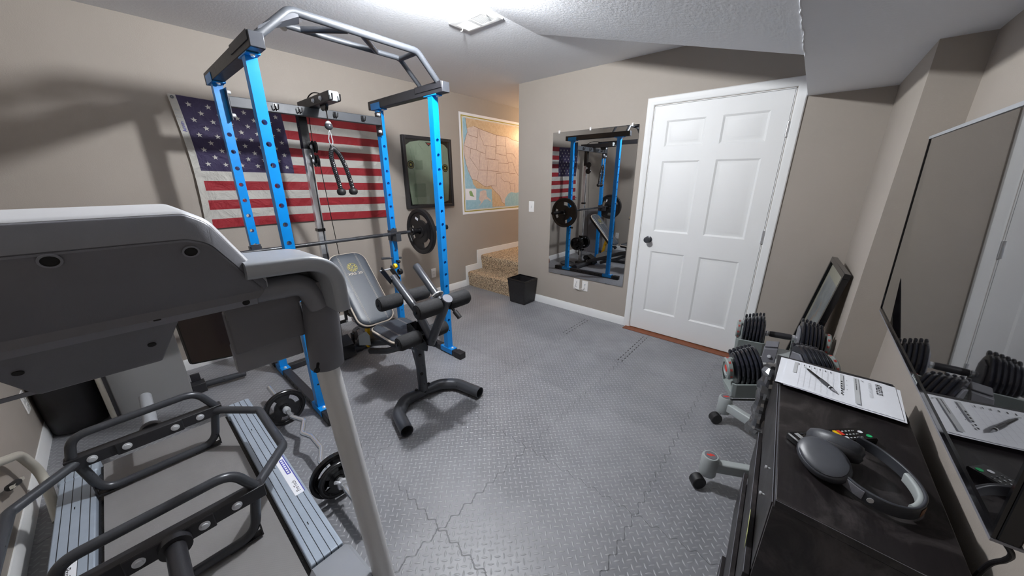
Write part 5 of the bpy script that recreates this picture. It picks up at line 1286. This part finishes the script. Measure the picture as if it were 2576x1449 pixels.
# ------------------------------------------------------------------ dumbbells and their stand
def dumbbell(label):
    t = thing('adjustable_dumbbell', label, 'dumbbell', (0,0,0), 'adjustable dumbbells on the stand')
    mesh('grip', MB().lathe([(0,-.052),(.0155,-.052),(.0175,-.04),(.0180,0),(.0175,.04),(.0155,.052),(0,.052)], (0,0,0), (1,0,0), 18), M['black_steel'], t)
    mesh('handle_rod', MB().cyl((-.085,0,0),(.085,0,0),.0125,16).lathe([(.0125,.054),(.0165,.058),(.0165,.066),(.0125,.07)], (0,0,0), (1,0,0), 16).lathe([(.0125,-.054),(.0165,-.058),(.0165,-.066),(.0125,-.07)], (0,0,0), (1,0,0), 16), M['chrome'], t)
    for s_ in (-1, 1):
        mesh('inner_housing', MB().prism([(-.050,-.062),(.050,-.062),(.066,-.02),(.062,.035),(.036,.068),(-.036,.068),(-.062,.035),(-.066,-.02)], (s_*.080-.004,0,0), (0,1,0), (0,0,1), .008, .002), M['plas_mid'], t)
        for k, R in enumerate((.102,.100,.095,.089,.082,.075)):
            x = s_*(.092+.0168*k); prof = []
            for i in range(28):
                a = 2*pi*i/28; r = R*(1+.035*math.cos(4*a+.2)); prof.append((r*.98*math.cos(a), r*math.sin(a)))
            b = MB().prism(prof, (x-.0076,0,0), (0,1,0), (0,0,1), .0152, .0050)
            pl_ = mesh('dumbbell_plate', b, M['dnavy'], t, angle=30)
            mesh('plate_lobe', MB().lathe([(0,-.006),(.013,-.006),(.017,-.003),(.017,.003),(.013,.006),(0,.006)], (x,.050,R*.90), (1,0,0), 14), M['dnavy'], pl_)
        xo = s_*.197
        mesh('bridge', MB().prism(rrect(-.016,.030,.016,.052,.004), (xo-.05*(s_ > 0)-.0*(s_ < 0),0,0), (0,1,0), (0,0,1), .050), M['standdark'], t)
        d_ = mesh('dial', MB().lathe([(.0,0),(.038,0),(.052,.004*s_),(.054,.020*s_),(.050,.026*s_),(.034,.027*s_),(.032,.022*s_),(0,.022*s_)], (xo-s_*.006,0,0), (1,0,0), 30), M['standdark'], t)
        mesh('dial_centre', MB().lathe([(0,.0222*s_),(.018,.0222*s_),(.016,.0245*s_),(0,.0245*s_)], (xo-s_*.006,0,0), (1,0,0), 20), M['red'], d_)
        q = MB()
        for i, tx in enumerate(('5','10','15','20','25','30','40','50','52')):
            a = 2*pi*i/9+.3; e = V(0, math.cos(a), math.sin(a)); tg = V(0, -math.sin(a), math.cos(a))
            q.text(tx, V(xo-s_*.006+s_*.018,0,0)+e*.0545, tg, V(-s_,0,0) if s_ > 0 else V(1,0,0), .0125, .0003, 'CENTER', bold=.0003)
        mesh('dial_numbers', q, M['red'], d_)
    return t
d1 = dumbbell('far adjustable dumbbell on the stand, beside the leaning picture')
d2 = dup(d1, label='near adjustable dumbbell on the stand, behind the worksheets')
def place(o, a, b_, roll=0):
    a = Vector(a); b_ = Vector(b_); orient(o, (a+b_)/2, b_-a, roll)
place(d1, (-.192,2.385,.553), (.240,2.425,.572), .05)
place(d2, (-.160,1.800,.548), (.240,1.985,.628), -.25)
ds = thing('dumbbell_stand', 'light grey steel dumbbell stand on castor feet beside the cabinet', 'dumbbell stand', (.06,1.95,0))
mesh('floor_leg', MB().sweep([(-.105,1.610,.122),(.22,1.772,.122)], rprof(.040,.055,.008), up=(0,0,1)), M['stand'], ds)
mesh('floor_leg', MB().sweep([(-.140,2.175,.122),(.22,1.985,.122)], rprof(.040,.055,.008), up=(0,0,1)), M['stand'], ds)
mesh('spine', MB().box(.195,1.72,.092,.245,2.04,.150), M['stand'], ds, bevel=.004)
for x, y in ((-.118,1.604),(-.150,2.181)):
    o = mesh('leg_socket', MB().lathe([(0,.070),(.034,.070),(.037,.076),(.037,.168),(.033,.178),(.0,.179)], (x,y,0), (0,0,1), 28), M['stand'], ds)
    mesh('socket_badge', MB().lathe([(0,.1792),(.027,.1792),(.026,.1805),(0,.1805)], (x,y,0), (0,0,1), 24), M['plas_dark'], o)
    mesh('badge_mark', MB().prism([(-.018,-.006),(.002,-.010),(.004,-.003),(.019,-.002),(.012,.007),(-.003,.009),(-.006,.002),(-.016,.003)], (x,y,.1806), (1,.3,0), (-.3,1,0), .0005), M['red'], o)
    mesh('castor_fork', MB().cyl((x-.004,y-.004,.074),(x-.016,y-.012,.060),.012,12), M['iron'], o)
    q = MB().cyl((x-.042,y-.020,.033),(x-.014,y-.052,.033),.0325,22); mesh('castor_wheel', q, M['rubber'], o, bevel=.004)
mesh('column', MB().sweep([(.22,1.90,.13),(.17,2.02,.34),(.06,2.16,.45)], rprof(.07,.05,.010), up=(0,1,0)), M['stand'], ds)
mesh('strap_bracket', MB().hexa([(-.030,2.085,.505),(.028,2.092,.515),(.026,2.13,.520),(-.032,2.12,.510),(-.030,2.115,.575),(.028,2.12,.585),(.026,2.15,.592),(-.032,2.14,.582)]), M['plas_dark'], ds, bevel=.003)
mesh('strap_button', MB().lathe([(0,0),(.009,0),(.008,.005),(0,.006)], (-.001,2.098,.545), (-.1,-.95,.3), 14), M['zinc'], ds)
mesh('strap_buckle', MB().prism(rrect(-.028,-.02,.028,.02,.004), (.0,2.15,.590), (1,.1,.2), (0,.8,.5), .014, .002), M['plas_dark'], ds)
def tray(a, b_, drop):
    a = Vector(a); b_ = Vector(b_); d_ = (b_-a).normalized(); w = V(-d_.y, d_.x, 0).normalized(); up = d_.cross(w)*-1 if 0 else w.cross(d_)*-1
    up = d_.cross(w); up = up if up.z > 0 else -up
    cc = (a+b_)/2
    for s_ in (-1, 1):
        c = cc+d_*(s_*.138)-up*.0
        b = MB()
        prof = [(-.105,-.030),(-.098,-.028),(-.066,-.098),(.066,-.098),(.098,-.028),(.105,-.030),(.082,-.112),(.052,-.134),(-.052,-.134),(-.082,-.112)]
        b.prism(prof, c-d_*.066, w, up if d_.cross(w).dot(up) > 0 else up, .0) if 0 else None
        rs = [[c+d_*t_+w*(x*k)+up*(z-(0 if k == 1 else .0)) for x, z in prof] for t_, k in ((-.074*1,.86),(-.060,1),(.060,1),(.074,.86))]
        b.rings(rs); mesh('cradle', b, M['standdark'], ds, bevel=.002)
        mesh('cradle_rail', MB().tube([c-d_*.078+w*-.085-up*.120, c-d_*.07+w*-.058-up*.140, c+d_*.07+w*-.058-up*.140, c+d_*.078+w*-.05-up*.138], .0045, 8), M['black_steel'], ds)
    mesh('tray_bridge', MB().beam(cc-d_*.08-up*.116, cc+d_*.08-up*.116, .11, .026, up), M['stand'], ds, bevel=.004)
tray((-.160,1.800,.548), (.240,1.985,.628), 0); tray((-.192,2.385,.553), (.240,2.425,.572), 0)
wr = thing('wrapped_roll', 'dark roll in crinkled clear plastic wedged between cabinet and dumbbell stand', 'wrapped roll', (-.005,1.655,.42))
ra_, rb2 = V(.020,1.640,.40), V(.018,1.665,.675)
mesh('roll', MB().lathe([(0,0),(.021,0),(.023,.02),(.024,.24),(.018,.27),(0,.275)], ra_, rb2-ra_, 20), M['plas_mid'], wr)
random.seed(5); rs = []
for i in range(22):
    h = -.03+.33*i/21; c = ra_+(rb2-ra_).normalized()*h; r0 = (.030+.004*math.sin(i)) if h < .27 else .020
    rs.append([c+V((r0+random.uniform(-.005,.006))*math.cos(2*pi*k/18)-.006*(h < 0), (r0+random.uniform(-.005,.006))*math.sin(2*pi*k/18), random.uniform(-.003,.003)) for k in range(18)])
mesh('plastic_wrap', MB().rings(rs), M['film'], wr, angle=10)

# ------------------------------------------------------------------ framed picture leaning in the alcove
TF, TN = V(.214,3.095,.945), V(.250,2.545,.945)
BF, BN = V(.080,3.080,.0), V(.112,2.530,.0)
ax_ = (TN-TF).normalized(); up_ = ((TF-BF)+(TN-BN)).normalized(); up_ = (up_-ax_*up_.dot(ax_)).normalized()
nn = ax_.cross(up_); 
if nn.x > 0: nn = -nn
pf = thing('framed_picture', 'black framed picture leaning against the alcove wall behind the dumbbells', 'framed picture', (.15,2.81,0))
Wd = (TN-TF).length; Hh = (TF-BF).length-.004
O = BF+up_*.004
def fp_(u, v, o): return O+ax_*u+up_*v+nn*o
def slab(u0, v0, u1, v1, o0, o1): return [fp_(u0,v0,o0),fp_(u1,v0,o0),fp_(u1,v1,o0),fp_(u0,v1,o0),fp_(u0,v0,o1),fp_(u1,v0,o1),fp_(u1,v1,o1),fp_(u0,v1,o1)]
b = MB(); w = .030
for r_ in ((0,0,Wd,w),(0,Hh-w,Wd,Hh),(0,w,w,Hh-w),(Wd-w,w,Wd,Hh-w)): b.hexa(slab(*r_, 0, .030))
mesh('frame', b, M['glossblack'], pf, bevel=.002)
mesh('mount_board', MB().hexa(slab(w,w,Wd-w,Hh-w,.010,.014)), M['cream'], pf)
def m_pic():
    t = NT('faded_print'); n = t.noise(4, 4, .6); c = t.mix(t.ramp(n, .3, .7), S(120,132,150), S(196,198,204)); n2 = t.noise(6, 3, .5, dist=1.5)
    c = t.mix(t.ramp(n2, .55, .68), c, S(190,150,122)); c = t.mix(t.ramp(t.noise(9, 3, .6), .62, .72), c, S(112,92,84)); t.put(t.bsdf.inputs['Base Color'], c); t.bsdf.inputs['Roughness'].default_value = .5; return t.mat
mesh('print', MB().hexa(slab(w+.055,w+.065,Wd-w-.055,Hh-w-.075,.0142,.0150)), m_pic(), pf)
mesh('glazing', MB().hexa(slab(w-.002,w-.002,Wd-w+.002,Hh-w+.002,.020,.0215)), M['glass'], pf)

# ------------------------------------------------------------------ camera, lamp light, world
cam = bpy.data.cameras.new('camera'); co = bpy.data.objects.new('camera', cam); COL.objects.link(co); scn.camera = co
cam.sensor_fit = 'HORIZONTAL'; cam.sensor_width = 36; cam.lens = CF/2576*36; cam.clip_start = .01
co.location = (0,0,CH); co.rotation_euler = (pi/2-CP, 0, CYAW)
def light(name, kind, loc, e, col, size):
    l = bpy.data.lights.new(name, kind); l.energy = e; l.color = col; l.shadow_soft_size = size
    o = bpy.data.objects.new(name, l); COL.objects.link(o); o.location = loc; return o
light('lamp_bulb', 'POINT', (LX,LY,LZ), 84, (.955,.975,1.0), .04)
light('stair_bulb', 'POINT', (-2.95,5.0,2.15), 10, (1,.66,.38), .08)
w = bpy.data.worlds.new('world'); scn.world = w; w.use_nodes = True
w.node_tree.nodes['Background'].inputs[0].default_value = (.6,.65,.7,1); w.node_tree.nodes['Background'].inputs[1].default_value = .05
scn.view_settings.view_transform = 'Standard'; scn.view_settings.look = 'None'; scn.view_settings.gamma = 1
scn.view_settings.exposure = 1.72
scn.cycles.use_denoising = True; scn.cycles.max_bounces = 14; scn.cycles.diffuse_bounces = 8; scn.cycles.caustics_reflective = True
scn.cycles.sample_clamp_indirect = 8
